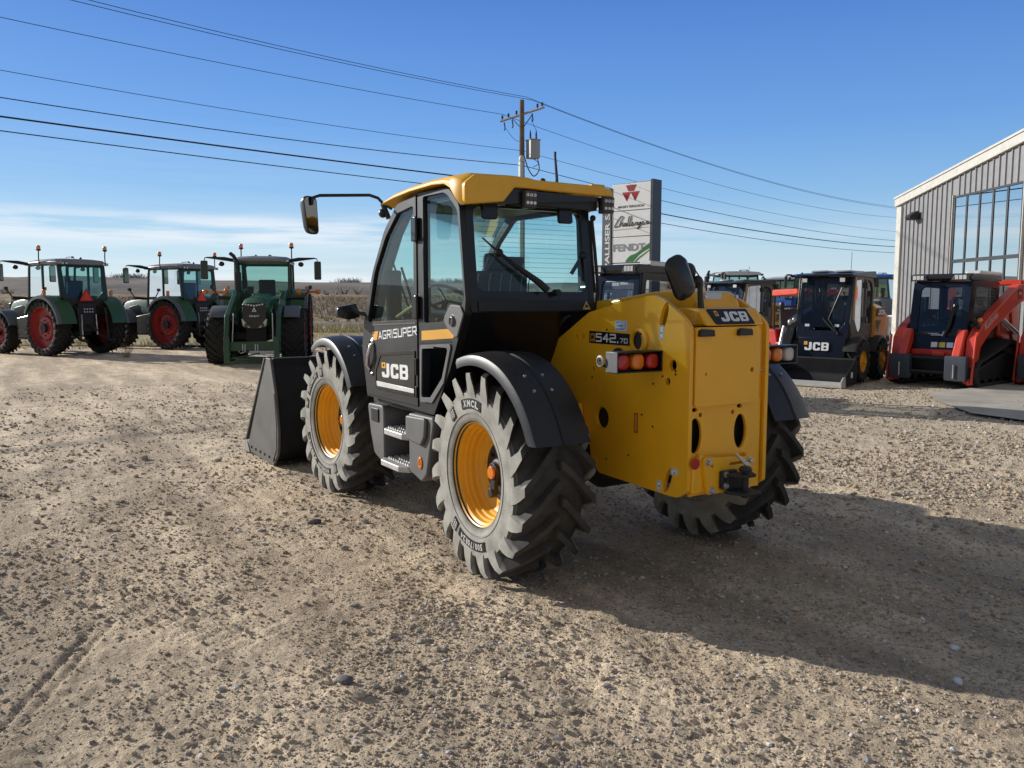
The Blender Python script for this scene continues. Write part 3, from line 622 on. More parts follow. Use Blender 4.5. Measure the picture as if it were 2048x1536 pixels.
G().tube([(1.10, .25, 1.35), (1.08, .25, 1.60), (1.06, .25, 1.68)], [.012, .012, .025], 8).ball((1.06, .25, 1.70), .03).build('joystick', CABIN, T)
G().tube([(.95, 1.02, 1.68), (1.15, 1.03, 1.70), (1.30, 1.04, 1.65), (1.38, 1.05, 1.62)], .016, 8).build('grab_rail', mat('rail_yellow', (.65, .45, .05), .4), T)
G().tube([(1.42, 1.07, 2.05), (1.25, .98, 1.60)], .008, 6).tube([(1.45, .98, 2.0), (1.30, .90, 1.55)], .010, 6).build_each('gas_strut', DKM, T)
G().box(1.50, 1.56, .95, 1.07, 1.55, 1.98).build('cab_monitor', CABIN, T, bev=.02)
G().tube([(1.30, .20, 1.62), (1.25, .20, 1.95)], .012, 8).prism(rrect(.18, .36, 1.90, 2.12, .04), 'x', 1.25, 1.27).build('inside_mirror', CABIN, T)
G().box(.30, 1.15, .17, 1.085, 2.40, 2.43).build('headlining', CABGR, T)
# ---- roof
YL, YR = 1.188, -.005
XS = [(1.345, 2.452, 2.462), (1.27, 2.462, 2.492), (1.12, 2.478, 2.522), (.85, 2.495, 2.540), (.50, 2.500, 2.548), (.33, 2.488, 2.548), (.25, 2.455, 2.546), (.19, 2.395, 2.545), (.145, 2.345, 2.540), (.115, 2.338, 2.520)]
rings = []
for i, (x, zb, zt) in enumerate(XS):
    ins = .03 if i == len(XS) - 1 else (.012 if i == len(XS) - 2 else 0)
    rings.append([(x, YL - .035, zb), (x, YL - ins, zb), (x, YL - ins, zb + (zt - zb) * .35), (x, YL - .02 - ins, zb + (zt - zb) * .75), (x, YL - .09, zt), (x, .86, zt + .004), (x, .70, zt + .003), (x, .64, zt - .012), (x, .2, zt - .010), (x, YR + .08, zt - .018), (x, YR + .015, zt - .05), (x, YR, zt - .075), (x, YR + .03, zt - .075), (x, YR + .05, zt - .055), (x, .84, zt - .05), (x, YL - .16, zt - .055 - .5 * max(0, zt - zb - .06)), (x, YL - .045, zb + .004)])
rf = G().loft(rings, True, True).build('roof', YELR, T, bev=.006, sm=50)
RF = rp([(1.165, 2.338, .03), (.884, 2.372, .02), (.800, 2.466, .03), (.03, 2.455, .02), (.005, 2.462, .01), (.012, 2.505, .03), (.10, 2.522), (.64, 2.524), (.70, 2.535), (.86, 2.538), (1.09, 2.528), (1.165, 2.47, .04)])
G().prism(RF, 'x', .088, .135).build('roof_visor', YELR, rf, bev=.014, seg=3)
G().loft([[(.12, 1.15, 2.346), (.12, .884, 2.38), (.12, .80, 2.458), (.12, .01, 2.448), (.12, .01, 2.43), (.12, 1.15, 2.340)], [(.30, 1.12, 2.37), (.30, .884, 2.37), (.30, .80, 2.37), (.30, .08, 2.37), (.30, .08, 2.35), (.30, 1.12, 2.35)]]).build('roof_underside', BLKG, T)
G().box(.14, .22, .10, .80, 2.36, 2.43).build('roof_crossbeam', FEND, T, bev=.008)
o = G().prism([(.405, 2.425), (.445, 2.425), (.425, 2.462)], 'x', .136, .1385).build('warning_triangle', mat('warn_orange', (.6, .3, .06), .5), T)
o.location.x = -.014
for y in (.684, .045):
    h = G().cbox((.10, y, 2.398), (.045, .096, .112), (0, -.06, .10 if y > .3 else .0)).build('work_light', LAMPB, T, bev=.010)
    g = G()
    for r_ in range(2):
        for c_ in range(3):
            yy = y + (.029 - c_ * .029); zz = 2.424 - r_ * .05
            g.lathe([(.0115, 0), (.010, -.004), (.006, -.001), (.0001, .001)], 'x', (.0765 + (.003 * (c_ - 1) if y > .3 else 0), yy, zz), 10)
    g.build_each('led', mat('led_chip', (.85, .85, .85), .15), h)
    G().cbox((.14, y, 2.38), (.06, .05, .07)).build('light_mount', BLKG, T, bev=.005)
G().tube([(.20, .40, 2.53), (.20, .399, 2.56), (.235, .390, 2.72), (.24, .386, 2.745)], [.012, .010, .008, .009], 8).ball((.22, .50, 2.54), .022, 10, 6).build('aerial', RUB, T)
G().box(.16, .34, .02, .13, 2.522, 2.545).build('roof_hatch_lip', YELR, rf, bev=.005)
# right rear corner conduit
G().tube([(.19, .108, 2.30), (.165, .100, 2.10), (.130, .092, 1.80), (.15, .098, 1.68)], .012, 8).tube([(.205, .120, 2.30), (.185, .112, 2.10), (.150, .106, 1.80)], .009, 8).ball((.19, .10, 2.315), .022, 8, 6).build('corner_conduit', RUB, T)
# ---- front mirrors
fm = G().tube([(1.35, 1.10, 2.43), (1.42, 1.135, 2.47), (1.46, 1.16, 2.515), (1.48, 1.22, 2.535), (1.50, 1.60, 2.510), (1.50, 1.655, 2.49), (1.50, 1.66, 2.44)], .012, 8).tube([(1.38, 1.11, 2.36), (1.42, 1.14, 2.47)], .020, 8).ball((1.42, 1.14, 2.40), .035, 8, 6).build('mirror_arm', BLK, T, sm=60)
def mirror_head(w, h, par, M, nm='mirror_head'):
    f = rp([(-w / 2 + .01, -h / 2, .035), (w / 2 - .02, -h / 2, .035), (w / 2, h / 2, .04), (-w / 2, h / 2, .04)], 6)
    k = G(); k.loft([[(u * s_, v * s_, d) for u, v in f] for d, s_ in ((0, 1), (.012, 1.0), (.035, .94), (.055, .75), (.062, .45))]).xf(M)
    o = k.build(nm, BLK, par, sm=50)
    G().flat([(u * .90, v * .93) for u, v in f], 'z', -.0015).xf(M).build('mirror_glass', MIRR, o)
    return o
mirror_head(.135, .275, T, frame((1.50, 1.665, 2.365), (.42, -.9, .02), (.10, -.02, 1)) @ Matrix.Rotation(PI, 4, 'Y'))
# small lower mirror on the left front
lm = G().tube([(1.86, 1.10, 1.63), (1.90, 1.13, 1.64), (1.93, 1.20, 1.66)], [.02, .016, .016], 8).build('mirror_arm', BLK, T)
f = rp([(0, -.05, .02), (.03, .058, .02), (.19, .03, .03), (.205, -.045, .02), (.10, -.075, .05)])
mk = G().loft([[((u - .1) * s_ + .1, v * s_, d) for u, v in f] for d, s_ in ((-.03, .85), (-.02, 1), (.02, 1), (.035, .85))])
mk.xf(frame((1.945, 1.135, 1.665), (-.08, 1, 0), (0, 0, 1)) @ Matrix.Rotation(.0, 4, 'X')).build('mirror_head', BLKG, T, sm=55)
# ---- rear mirror on post
pm = G().tube([(-.90, .235, 1.588), (-.90, .16, 1.588), (-.90, .135, 1.60), (-.90, .128, 1.64), (-.90, .140, 1.82), (-.90, .155, 1.87)], .017, 10).tube([(-.90, .155, 1.86), (-.91, .22, 1.85), (-.92, .27, 1.84)], .016, 8).ball((-.905, .165, 1.862), .03).ball((-.925, .275, 1.82), .045, 10, 8, (.8, 1, 1)).build('mirror_post', BLK, T, sm=60)
f = rrect(-.075, .075, -.13, .13, .055, 6)
mh = G().loft([[(u * s_, v * s_, d) for u, v in f] for d, s_ in ((0, .96), (.008, 1.0), (.02, 1.0), (.045, .88), (.055, .6))])
mh.xf(frame((-.91, .325, 1.876), (0, -1, .45), (.05, .45, 1))).build('mirror_head', BLKG, T, sm=55)
for c, r_ in (((-.87, .205, 1.915), .052), ((-.885, .150, 1.855), .038)):
    G().lathe([(.0001, -.03), (r_ * .6, -.028), (r_ * .95, -.010), (r_, 0), (r_ * .95, .006), (.0001, .006)], 'x', c, 24).build('round_mirror', BLK, T, sm=55)
G().tube([(-.90, .10, 1.60), (-.905, .118, 1.66), (-.905, .112, 1.70), (-.90, .124, 1.80), (-.90, .12, 1.86), (-.91, .20, 1.93)], .004, 6).tube([(-.86, .13, 1.62), (-.88, .10, 1.66), (-.86, .08, 1.64), (-.88, .12, 1.60)], .004, 6).build('mirror_cable', RUB, T)
# ---- steps
fb = G().prism(rp([(1.755, .93, .03), (1.43, .94, .06), (1.43, .50, .02), (1.50, .50, .02), (1.63, .54, .06), (1.70, .70)]), 'y', .93, 1.155).build('step_box', GRYP, T, bev=.012, seg=3)
G().prism(rrect(1.52, 1.66, .80, .905, .01), 'y', 1.1555, 1.165).build('box_lid', BLK, fb, bev=.004)
rb = G().prism(rp([(.992, .935, .02), (.60, .945, .04), (.585, .90), (.70, .52, .06), (.78, .46, .05), (.985, .51, .03)]), 'y', .80, 1.150).build('step_box', GRYP, T, bev=.014, seg=3)
G().prism(rp([(.985, .92, .02), (.66, .935, .03), (.68, .80), (.74, .73, .04), (.985, .75, .02)]), 'y', 1.1505, 1.178).build('box_lid', GRYP, rb, bev=.012, seg=3)
o = G().prism(ell(.795, .600, .035, .045), 'y', 1.1505, 1.158).build('step_reflector', ORGL, rb, bev=.003)
G().prism([(.775, .585), (.815, .585), (.795, .63)], 'y', 1.1581, 1.1592, [[(.786, .592), (.804, .592), (.795, .614)]]).build('sticker_print', mat('rust_red', (.3, .06, .02), .4), o)
for z, y1 in ((.772, 1.175), (.535, 1.205)):
    s_ = G().prism(rp([(1.44, .92), (.99, .92), (.99, y1 - .05, .02), (1.06, y1, .02), (1.38, y1, .02), (1.44, y1 - .05, .02)]), 'z', z - .045, z).build('step', ALU, T, bev=.006)
    g = G()
    for i in range(9):
        for j in range(4): g.prism([(1.40 - i * .043, z), (1.372 - i * .043, z), (1.386 - i * .043, z + .016)], 'y', .965 + j * .05, .985 + j * .05)
    g.build('step_teeth', ALU, s_)
G().box(.99, 1.44, .70, .80, .45, .93).box(1.0, 1.42, .80, .92, .88, .93).build('step_back', DKM, T)
G().ball((1.28, .95, .91), .018).ball((1.20, .95, .905), .012).box(1.02, 1.08, 1.0, 1.01, .86, .91).build_each('step_fitting', STEEL, T)
G().box(.7, 1.7, .35, .95, .42, .80).build('belly_tank', DKM, T, bev=.03)
# ---- bucket
PB = rp([(4.40, 1.135, .01), (4.25, 1.13, .01), (4.03, .42, .25), (4.06, .15, .22), (4.22, .012, .05), (5.30, .012)])
bs = G()
b = G().prism(rp([(4.40, 1.14, .01), (4.24, 1.135, .02), (4.08, .75), (4.01, .40, .15), (4.03, .17, .22), (4.22, .006, .08), (5.28, .006), (5.28, .03)]), 'y', 1.205, 1.232).build('bucket_side', BUCK, T, bev=.004)
G().prism(rp([(4.40, 1.14, .01), (4.24, 1.135, .02), (4.08, .75), (4.01, .40, .15), (4.03, .17, .22), (4.22, .006, .08), (5.28, .006), (5.28, .03)]), 'y', -1.232, -1.205).build('bucket_side', BUCK, T, bev=.004)
prof = rp([(4.30, 1.13), (4.24, 1.12, .02), (4.11, .75), (4.04, .40, .15), (4.06, .19, .2), (4.23, .035, .08), (5.30, .02)], 6)
inn = [(x + .02, z + .015) for x, z in prof]
G().loft([[(x, y, z) for x, z in prof + inn[::-1]] for y in (-1.204, 1.204)]).build('bucket_shell', BUCKD, T, sm=40)
G().box(4.215, 4.29, -1.204, 1.204, 1.02, 1.142).build('bucket_rim', BUCKD, T, bev=.008)
G().prism([(5.15, .0), (5.36, .0), (5.36, .10), (5.30, .125), (5.29, .14), (5.15, .03)], 'y', 1.233, 1.245).box(5.2, 5.36, -1.23, 1.23, .0, .03).build('cutting_edge', mat('worn_steel', (.30, .30, .29), .5, metal=.3), T, bev=.003)
G().prism([(4.405, 1.13), (4.44, 1.13), (5.32, .14), (5.29, .13)], 'y', 1.19, 1.245).prism([(4.405, 1.13), (4.44, 1.13), (5.32, .14), (5.29, .13)], 'y', -1.245, -1.19).build_each('bucket_edge', BUCK, T, bev=.003)
for y in (-.35, .15): G().prism(rp([(3.55, .55), (4.10, .30), (4.08, .80), (3.62, 1.05, .1)]), 'y', y, y + .05).build('bucket_bracket', DKM, T, bev=.005)
G().box(3.50, 3.70, -.40, .25, .30, 1.05).build('carriage', DKM, T, bev=.01)

g = G()
for k in range(6): g.disc('y', (4.18 + k * .18, 1.2325, .075), .016, 0, .010, 6)
g.build_each('bucket_bolt', DKM, T)
G().tube([(4.10, 1.234, .78), (4.05, 1.234, .42), (4.07, 1.234, .20), (4.22, 1.234, .045)], .006, 5).build('weld_bead', BUCK, T)
G().prism([(4.47, 1.02), (4.485, 1.02), (5.22, .20), (5.205, .20)], 'y', 1.2325, 1.2345).build('bucket_fold', NAVY, T)
# ================================================================== GROUND, ROAD, FIELD, HILLS
CAMP = np.array([-4.4691, 3.6670]); FH = np.array([.84848, -.52922]); RH = np.array([-.52922, -.84848])
def LD(l, d, z=0.0):
    """a place in the yard: l metres to the right, d metres along the viewing axis from where the photographer stood"""
    p = CAMP + RH * l + FH * d; return (float(p[0]), float(p[1]), z)
rng = np.random.default_rng(11)
NT = rng.random((256, 256))
def vnoise(x, y):
    xi = np.floor(x).astype(int); yi = np.floor(y).astype(int); fx = x - xi; fy = y - yi
    fx = fx * fx * (3 - 2 * fx); fy = fy * fy * (3 - 2 * fy)
    a = NT[xi & 255, yi & 255]; b = NT[(xi + 1) & 255, yi & 255]; c = NT[xi & 255, (yi + 1) & 255]; d = NT[(xi + 1) & 255, (yi + 1) & 255]
    return (a * (1 - fx) + b * fx) * (1 - fy) + (c * (1 - fx) + d * fx) * fy - .5
RUTS = [((.45, 3.24), (-.85, 3.70), .032), ((-2.3, 1.95), (-.45, 1.05), .17), ((-2.6, 1.42), (-.95, .82), .17), ((1.2, 4.2), (14, 7.0), .4), ((-.4, 2.6), (4.6, 4.8), .22), ((3, 9), (18, 3), .5), ((3, 4), (24, 9), .6), ((1, 5.5), (20, 14), .5)]
def gheight(x, y):
    h = .020 * vnoise(x * .35, y * .35) + .011 * vnoise(x * 1.3 + 9, y * 1.3) + .013 * vnoise(x * 3.7, y * 3.7 + 5) + .013 * vnoise(x * 8.3 + 3, y * 8.3) + .010 * vnoise(x * 19, y * 19 + 7) + .009 * vnoise(x * 33 + 4, y * 33)
    for (a, b, w) in RUTS:
        a = np.array(a); b = np.array(b); L_ = np.linalg.norm(b - a); t = (b - a) / L_
        u = (x - a[0]) * t[0] + (y - a[1]) * t[1]; v = -(x - a[0]) * t[1] + (y - a[1]) * t[0]
        v = v + .15 * np.sin(u * .5)
        m = np.exp(-(np.abs(v) / w) ** 4) * np.clip(u / .4, 0, 1) * np.clip((L_ - u) / .4, 0, 1)
        if w < .1: h = h - .014 * np.exp(-((np.abs(v) - .036) / .015) ** 2) * np.clip(u / .3, 0, 1) * np.clip((L_ - u) / .3, 0, 1) + .004 * np.exp(-((np.abs(v) - .07) / .02) ** 2) * np.clip(u / .3, 0, 1) * np.clip((L_ - u) / .3, 0, 1)
        else: h = h + m * (-.005 + .0045 * np.sign(np.sin(u * 2 * PI / .085 + np.abs(v) * 9)) * (np.abs(v) < w * .9))
    ll = (x - CAMP[0]) * RH[0] + (y - CAMP[1]) * RH[1]; dd = (x - CAMP[0]) * FH[0] + (y - CAMP[1]) * FH[1]
    h = h + .020 * vnoise(ll * .22 + 40, (dd + .12 * ll) * 1.9 + 3) * np.clip((dd - 4.5) / 3, 0, 1)
    r = np.hypot(x - CAMP[0], y - CAMP[1])
    h = h * np.clip(1.0 - (r - 25) / 40, .0, 1)
    # firm level ground under the machines
    return h - .012
def make_mesh(name, V, F, m, smooth=True):
    me = bpy.data.meshes.new(name); me.vertices.add(len(V)); me.vertices.foreach_set('co', np.asarray(V, np.float32).ravel())
    F = np.asarray(F, np.int32); k = F.shape[1]
    me.loops.add(F.size); me.loops.foreach_set('vertex_index', F.ravel()); me.polygons.add(len(F))
    me.polygons.foreach_set('loop_start', np.arange(0, F.size, k, dtype=np.int32)); me.polygons.foreach_set('loop_total', np.full(len(F), k, np.int32))
    me.polygons.foreach_set('use_smooth', np.full(len(F), smooth)); me.update(calc_edges=True); me.validate()
    me.materials.append(m); o = bpy.data.objects.new(name, me); COL.objects.link(o); return o
def grid(V, nr, nc, wrap=False):
    a = np.arange(nr * nc).reshape(nr, nc)
    if wrap: a = np.concatenate([a, a[:, :1]], 1)
    return np.stack([a[:-1, :-1], a[1:, :-1], a[1:, 1:], a[:-1, 1:]], -1).reshape(-1, 4)

def ground_mat():
    m = bpy.data.materials.new('gravel_dirt'); m.use_nodes = True; nt = m.node_tree; L = nt.links.new; b = nt.nodes['Principled BSDF']
    tc = nd(nt, 'ShaderNodeTexCoord'); P = tc.outputs['Object']
    def noise(s, d=6, r=.55, vec=P):
        n = nd(nt, 'ShaderNodeTexNoise'); n.inputs['Scale'].default_value = s; n.inputs['Detail'].default_value = d; n.inputs['Roughness'].default_value = r; L(vec, n.inputs['Vector']); return n
    def rmp(src, p0, p1, c0, c1):
        r = nt.nodes.new('ShaderNodeValToRGB'); L(src, r.inputs[0]); e = r.color_ramp.elements
        e[0].position = p0; e[1].position = p1; e[0].color = (*c0, 1) if len(c0) == 3 else c0; e[1].color = (*c1, 1); return r.outputs[0]
    def mixc(f, a, c, mode='MIX'):
        n = nd(nt, 'ShaderNodeMix', data_type='RGBA', blend_type=mode)
        for i, q in ((0, f), (6, a), (7, c)):
            if hasattr(q, 'links'): L(q, n.inputs[i])
            elif i == 0: n.inputs[0].default_value = q
            else: n.inputs[i].default_value = (*q, 1)
        return n.outputs[2]
    mp = nd(nt, 'ShaderNodeMapping'); mp.inputs['Rotation'].default_value = (0, 0, R(-58)); mp.inputs['Scale'].default_value = (.35, 1.6, 1); L(P, mp.inputs[0])
    big = noise(.55, 7, .62, mp.outputs[0]); mid = noise(2.6, 8, .65); fine = noise(22, 8, .7); grit = noise(95, 5, .7)
    base = mixc(rmp(big.outputs['Fac'], .38, .62, (0, 0, 0), (1, 1, 1)), (.60, .485, .355), (1.0, .82, .59))
    base = mixc(rmp(mid.outputs['Fac'], .36, .60, (.55, .55, .55), (0, 0, 0)), base, (.46, .375, .285))
    base = mixc(.55, base, rmp(fine.outputs['Fac'], .25, .75, (.62, .62, .62), (1.42, 1.40, 1.37)), 'MULTIPLY')
    base = mixc(.5, base, rmp(grit.outputs['Fac'], .25, .75, (.62, .62, .62), (1.45, 1.43, 1.40)), 'MULTIPLY')
    mp2 = nd(nt, 'ShaderNodeMapping'); mp2.inputs['Rotation'].default_value = (0, 0, R(-58)); mp2.inputs['Scale'].default_value = (.22, 2.6, 1); L(P, mp2.inputs[0])
    base = mixc(.75, base, rmp(noise(.8, 7, .62, mp2.outputs[0]).outputs['Fac'], .40, .62, (.80, .78, .76), (1.26, 1.25, 1.23)), 'MULTIPLY')
    # pebbles pressed into the dirt
    vo = nd(nt, 'ShaderNodeTexVoronoi', feature='F1'); vo.inputs['Scale'].default_value = 34; vo.inputs['Randomness'].default_value = 1; L(P, vo.inputs['Vector'])
    sp = nd(nt, 'ShaderNodeSeparateColor'); L(vo.outputs['Color'], sp.inputs[0])
    pebm = nd(nt, 'ShaderNodeMath', operation='GREATER_THAN'); L(sp.outputs[0], pebm.inputs[0]); pebm.inputs[1].default_value = .62
    inner = rmp(vo.outputs['Distance'], .30, .42, (1, 1, 1), (0, 0, 0))
    pm = nd(nt, 'ShaderNodeMath', operation='MULTIPLY'); L(pebm.outputs[0], pm.inputs[0]); L(inner, pm.inputs[1])
    pc = rmp(sp.outputs[1], 0, 1, (.26, .22, .185), (.62, .53, .42))
    pmf = nd(nt, 'ShaderNodeMath', operation='MULTIPLY'); L(pm.outputs[0], pmf.inputs[0]); pmf.inputs[1].default_value = .75
    base = mixc(pmf.outputs[0], base, pc)
    # pale clean gravel towards the building side
    sx = nd(nt, 'ShaderNodeSeparateXYZ'); L(P, sx.inputs[0])
    k = nd(nt, 'ShaderNodeMath', operation='MULTIPLY_ADD'); L(sx.outputs['Y'], k.inputs[0]); k.inputs[1].default_value = -.16; k.inputs[2].default_value = -.75
    k2 = nd(nt, 'ShaderNodeMath', operation='MULTIPLY_ADD', use_clamp=True); L(big.outputs['Fac'], k2.inputs[0]); k2.inputs[1].default_value = .9; L(k.outputs[0], k2.inputs[2])
    pale = mixc(rmp(grit.outputs['Fac'], .35, .65, (0, 0, 0), (1, 1, 1)), (.44, .36, .27), (.88, .73, .54))
    base = mixc(k2.outputs[0], base, pale)
    L(base, b.inputs['Base Color']); b.inputs['Roughness'].default_value = .95; b.inputs['Specular IOR Level'].default_value = .15
    # relief: dirt crumbs, pressed pebbles, grit
    vh = rmp(vo.outputs['Distance'], .0, .42, (1, 1, 1), (0, 0, 0))
    ph = nd(nt, 'ShaderNodeMath', operation='MULTIPLY'); L(pebm.outputs[0], ph.inputs[0]); L(vh, ph.inputs[1])
    wv = nd(nt, 'ShaderNodeVectorMath', operation='MULTIPLY_ADD'); L(noise(30, 3).outputs['Color'], wv.inputs[0]); wv.inputs[1].default_value = (.03, .03, .03); L(P, wv.inputs[2])
    v2 = nd(nt, 'ShaderNodeTexVoronoi', feature='F1'); v2.inputs['Scale'].default_value = 62; L(wv.outputs[0], v2.inputs['Vector'])
    rough_m = rmp(noise(1.7, 5, .6).outputs['Fac'], .34, .60, (.25, .25, .25), (1, 1, 1))
    v2i = nd(nt, 'ShaderNodeMath', operation='SUBTRACT'); v2i.inputs[0].default_value = 1; L(v2.outputs['Distance'], v2i.inputs[1])
    v2h = nd(nt, 'ShaderNodeMath', operation='MULTIPLY'); L(v2i.outputs[0], v2h.inputs[0]); L(rough_m, v2h.inputs[1])
    b1 = nd(nt, 'ShaderNodeBump'); b1.inputs['Strength'].default_value = 1; b1.inputs['Distance'].default_value = .035; L(noise(13, 9, .66).outputs['Fac'], b1.inputs['Height'])
    b2 = nd(nt, 'ShaderNodeBump'); b2.inputs['Strength'].default_value = 1; b2.inputs['Distance'].default_value = .007; L(ph.outputs[0], b2.inputs['Height']); L(b1.outputs[0], b2.inputs['Normal'])
    b4 = nd(nt, 'ShaderNodeBump'); b4.inputs['Strength'].default_value = 1; b4.inputs['Distance'].default_value = .012; L(v2h.outputs[0], b4.inputs['Height']); L(b2.outputs[0], b4.inputs['Normal'])
    b3 = nd(nt, 'ShaderNodeBump'); b3.inputs['Strength'].default_value = 1; b3.inputs['Distance'].default_value = .009; L(noise(75, 6, .75).outputs['Fac'], b3.inputs['Height']); L(b4.outputs[0], b3.inputs['Normal'])
    L(b3.outputs[0], b.inputs['Normal']); return m
GM = ground_mat()
# one polar sheet, finest where the yard is looked at from close by
az0 = math.atan2(FH[1], FH[0])
ang = np.concatenate([np.linspace(-.85, .85, 640, endpoint=False), np.linspace(.85, 2 * PI - .85, 70, endpoint=False)]) + az0
rad = np.concatenate([[.02, .4, .8], 1.2 * (1.0062 ** np.arange(738)), 1.2 * (1.0062 ** 738) * (1.035 ** np.arange(1, 115))])
rr, aa = np.meshgrid(rad, ang, indexing='ij'); X = CAMP[0] + rr * np.cos(aa); Y = CAMP[1] + rr * np.sin(aa); Z = gheight(X, Y)
V = np.stack([X, Y, Z], -1).reshape(-1, 3)
go = make_mesh('ground', V, grid(V, len(rad), len(ang), True), GM); tag(go, kind='structure')
# loose stones (uncountable gravel)
def icos():
    p = (1 + 5 ** .5) / 2
    v = np.array([(-1, p, 0), (1, p, 0), (-1, -p, 0), (1, -p, 0), (0, -1, p), (0, 1, p), (0, -1, -p), (0, 1, -p), (p, 0, -1), (p, 0, 1), (-p, 0, -1), (-p, 0, 1)]) / (1 + p * p) ** .5
    f = np.array([(0, 11, 5), (0, 5, 1), (0, 1, 7), (0, 7, 10), (0, 10, 11), (1, 5, 9), (5, 11, 4), (11, 10, 2), (10, 7, 6), (7, 1, 8), (3, 9, 4), (3, 4, 2), (3, 2, 6), (3, 6, 8), (3, 8, 9), (4, 9, 5), (2, 4, 11), (6, 2, 10), (8, 6, 7), (9, 8, 1)])
    return v, f
IV, IF = icos()
def stones(n, rmin, rmax, smed, ssig, smax, m, name, clusters=(), amin=-.80, amax=.80):
    r = np.exp(rng.uniform(math.log(rmin), math.log(rmax), n)); a = az0 + rng.uniform(amin, amax, n)
    x = CAMP[0] + r * np.cos(a); y = CAMP[1] + r * np.sin(a)
    # clump: keep mostly where a slow noise is high
    keep = vnoise(x * 1.1, y * 1.1) + .6 * vnoise(x * 3.1, y * 3.1) + rng.uniform(-.45, .45, n) > -.12
    x, y, r = x[keep], y[keep], r[keep]
    for cx, cy, cr, cn in clusters:
        x = np.concatenate([x, cx + rng.normal(0, cr, cn)]); y = np.concatenate([y, cy + rng.normal(0, cr * .7, cn)]); 
    n = len(x); r = np.hypot(x - CAMP[0], y - CAMP[1])
    s = np.minimum(smax, smed * np.exp(rng.normal(0, ssig, n))) * np.clip(.55 + r * .10, .6, 1.6)
    q = rng.normal(size=(n, 4)); q /= np.linalg.norm(q, axis=1)[:, None]; w_, x_, y_, z_ = q.T
    Rm = np.stack([1 - 2 * (y_ ** 2 + z_ ** 2), 2 * (x_ * y_ - z_ * w_), 2 * (x_ * z_ + y_ * w_), 2 * (x_ * y_ + z_ * w_), 1 - 2 * (x_ ** 2 + z_ ** 2), 2 * (y_ * z_ - x_ * w_), 2 * (x_ * z_ - y_ * w_), 2 * (y_ * z_ + x_ * w_), 1 - 2 * (x_ ** 2 + y_ ** 2)], -1).reshape(n, 3, 3)
    loc = IV[None] * rng.uniform(.72, 1.15, (n, 12, 1)) * rng.uniform(.6, 1.1, (n, 1, 3))
    W = np.einsum('nij,nkj->nki', Rm, loc); W[:, :, 2] *= .70
    W = W * s[:, None, None]; W[:, :, 0] += x[:, None]; W[:, :, 1] += y[:, None]; W[:, :, 2] += (gheight(x, y) + s * .22)[:, None]
    F = IF[None] + 12 * np.arange(n)[:, None, None]
    o = make_mesh(name, W.reshape(-1, 3), F.reshape(-1, 3), m, False); tag(o, kind='stuff'); return o
def stone_mat():
    m = bpy.data.materials.new('stone'); m.use_nodes = True; nt = m.node_tree; L = nt.links.new; b = nt.nodes['Principled BSDF']
    g = nd(nt, 'ShaderNodeNewGeometry'); r = nt.nodes.new('ShaderNodeValToRGB'); L(g.outputs['Random Per Island'], r.inputs[0]); e = r.color_ramp.elements
    for q, (p, c) in zip([e[0], e[1]] + [e.new(.5) for _ in range(3)], ((0, (.34, .28, .22)), (1, (.88, .75, .58)), (.3, (.55, .44, .325)), (.6, (.76, .61, .44)), (.92, (.44, .40, .36)))): q.position = p; q.color = (*c, 1)
    tc = nd(nt, 'ShaderNodeTexCoord'); n = nd(nt, 'ShaderNodeTexNoise'); n.inputs['Scale'].default_value = 70; n.inputs['Detail'].default_value = 5; L(tc.outputs['Object'], n.inputs['Vector'])
    mx = nd(nt, 'ShaderNodeMix', data_type='RGBA', blend_type='MULTIPLY'); mx.inputs[0].default_value = .5; L(r.outputs[0], mx.inputs[6]); L(n.outputs['Color'], mx.inputs[7])
    L(mx.outputs[2], b.inputs['Base Color']); b.inputs['Roughness'].default_value = .9; b.inputs['Specular IOR Level'].default_value = .2
    return m
STM = stone_mat()
so_ = stones(150000, 1.7, 19, .0064, .50, .034, STM, 'gravel_stones', clusters=((-.49, 1.66, .17, 800), (-.75, 1.25, .12, 200), (-2.44, .42, .10, 300), (-.2, 3.9, .2, 400), (1.2, 5.6, .4, 300), (-1.9, 2.2, .22, 350)))
tag(so_, 'loose small stones and gravel scattered over the dirt yard', 'gravel')
so2 = stones(11000, 8, 26, .012, .35, .03, STM, 'gravel_stones', amin=-.62, amax=-.22); tag(so2, 'pale loose gravel spread in front of the parked loaders', 'gravel')
for k_, (bx_, by_, bs_, lab_) in enumerate(((-.95, 2.38, .034, 'dark flat stone lying alone in the sunlit dirt in front of the telehandler'), (1.83, 1.59, .040, 'round grey stone on the dirt between the telehandler wheels and the viewer'))):
    g_ = G().ball((0, 0, 0), 1, 12, 8); g_.v = [(x * bs_ * (1.3 + .2 * math.sin(5 * y + k_)), y * bs_ * (.9 + .15 * math.sin(4 * z)), z * bs_ * .62 + .006) for x, y, z in g_.v]
    o_ = g_.build('stone', mat('dark_stone', (.13, .12, .125), .8, var=.25, vs=30, bump=.3, bs=60), sm=60); o_.location = (bx_, by_, float(gheight(np.array([bx_]), np.array([by_]))[0]) + bs_ * .2); o_.rotation_euler = (0, 0, .5 + k_); tag(o_, lab_, 'stone')
def flat_quad(name, pts, z, m, kind='structure', n=1):
    v = [Vector((*LD(l, d)[:2], z)) for l, d in pts]; o = G().add(v, [tuple(range(len(v)))]).build(name, m); tag(o, kind=kind); return o
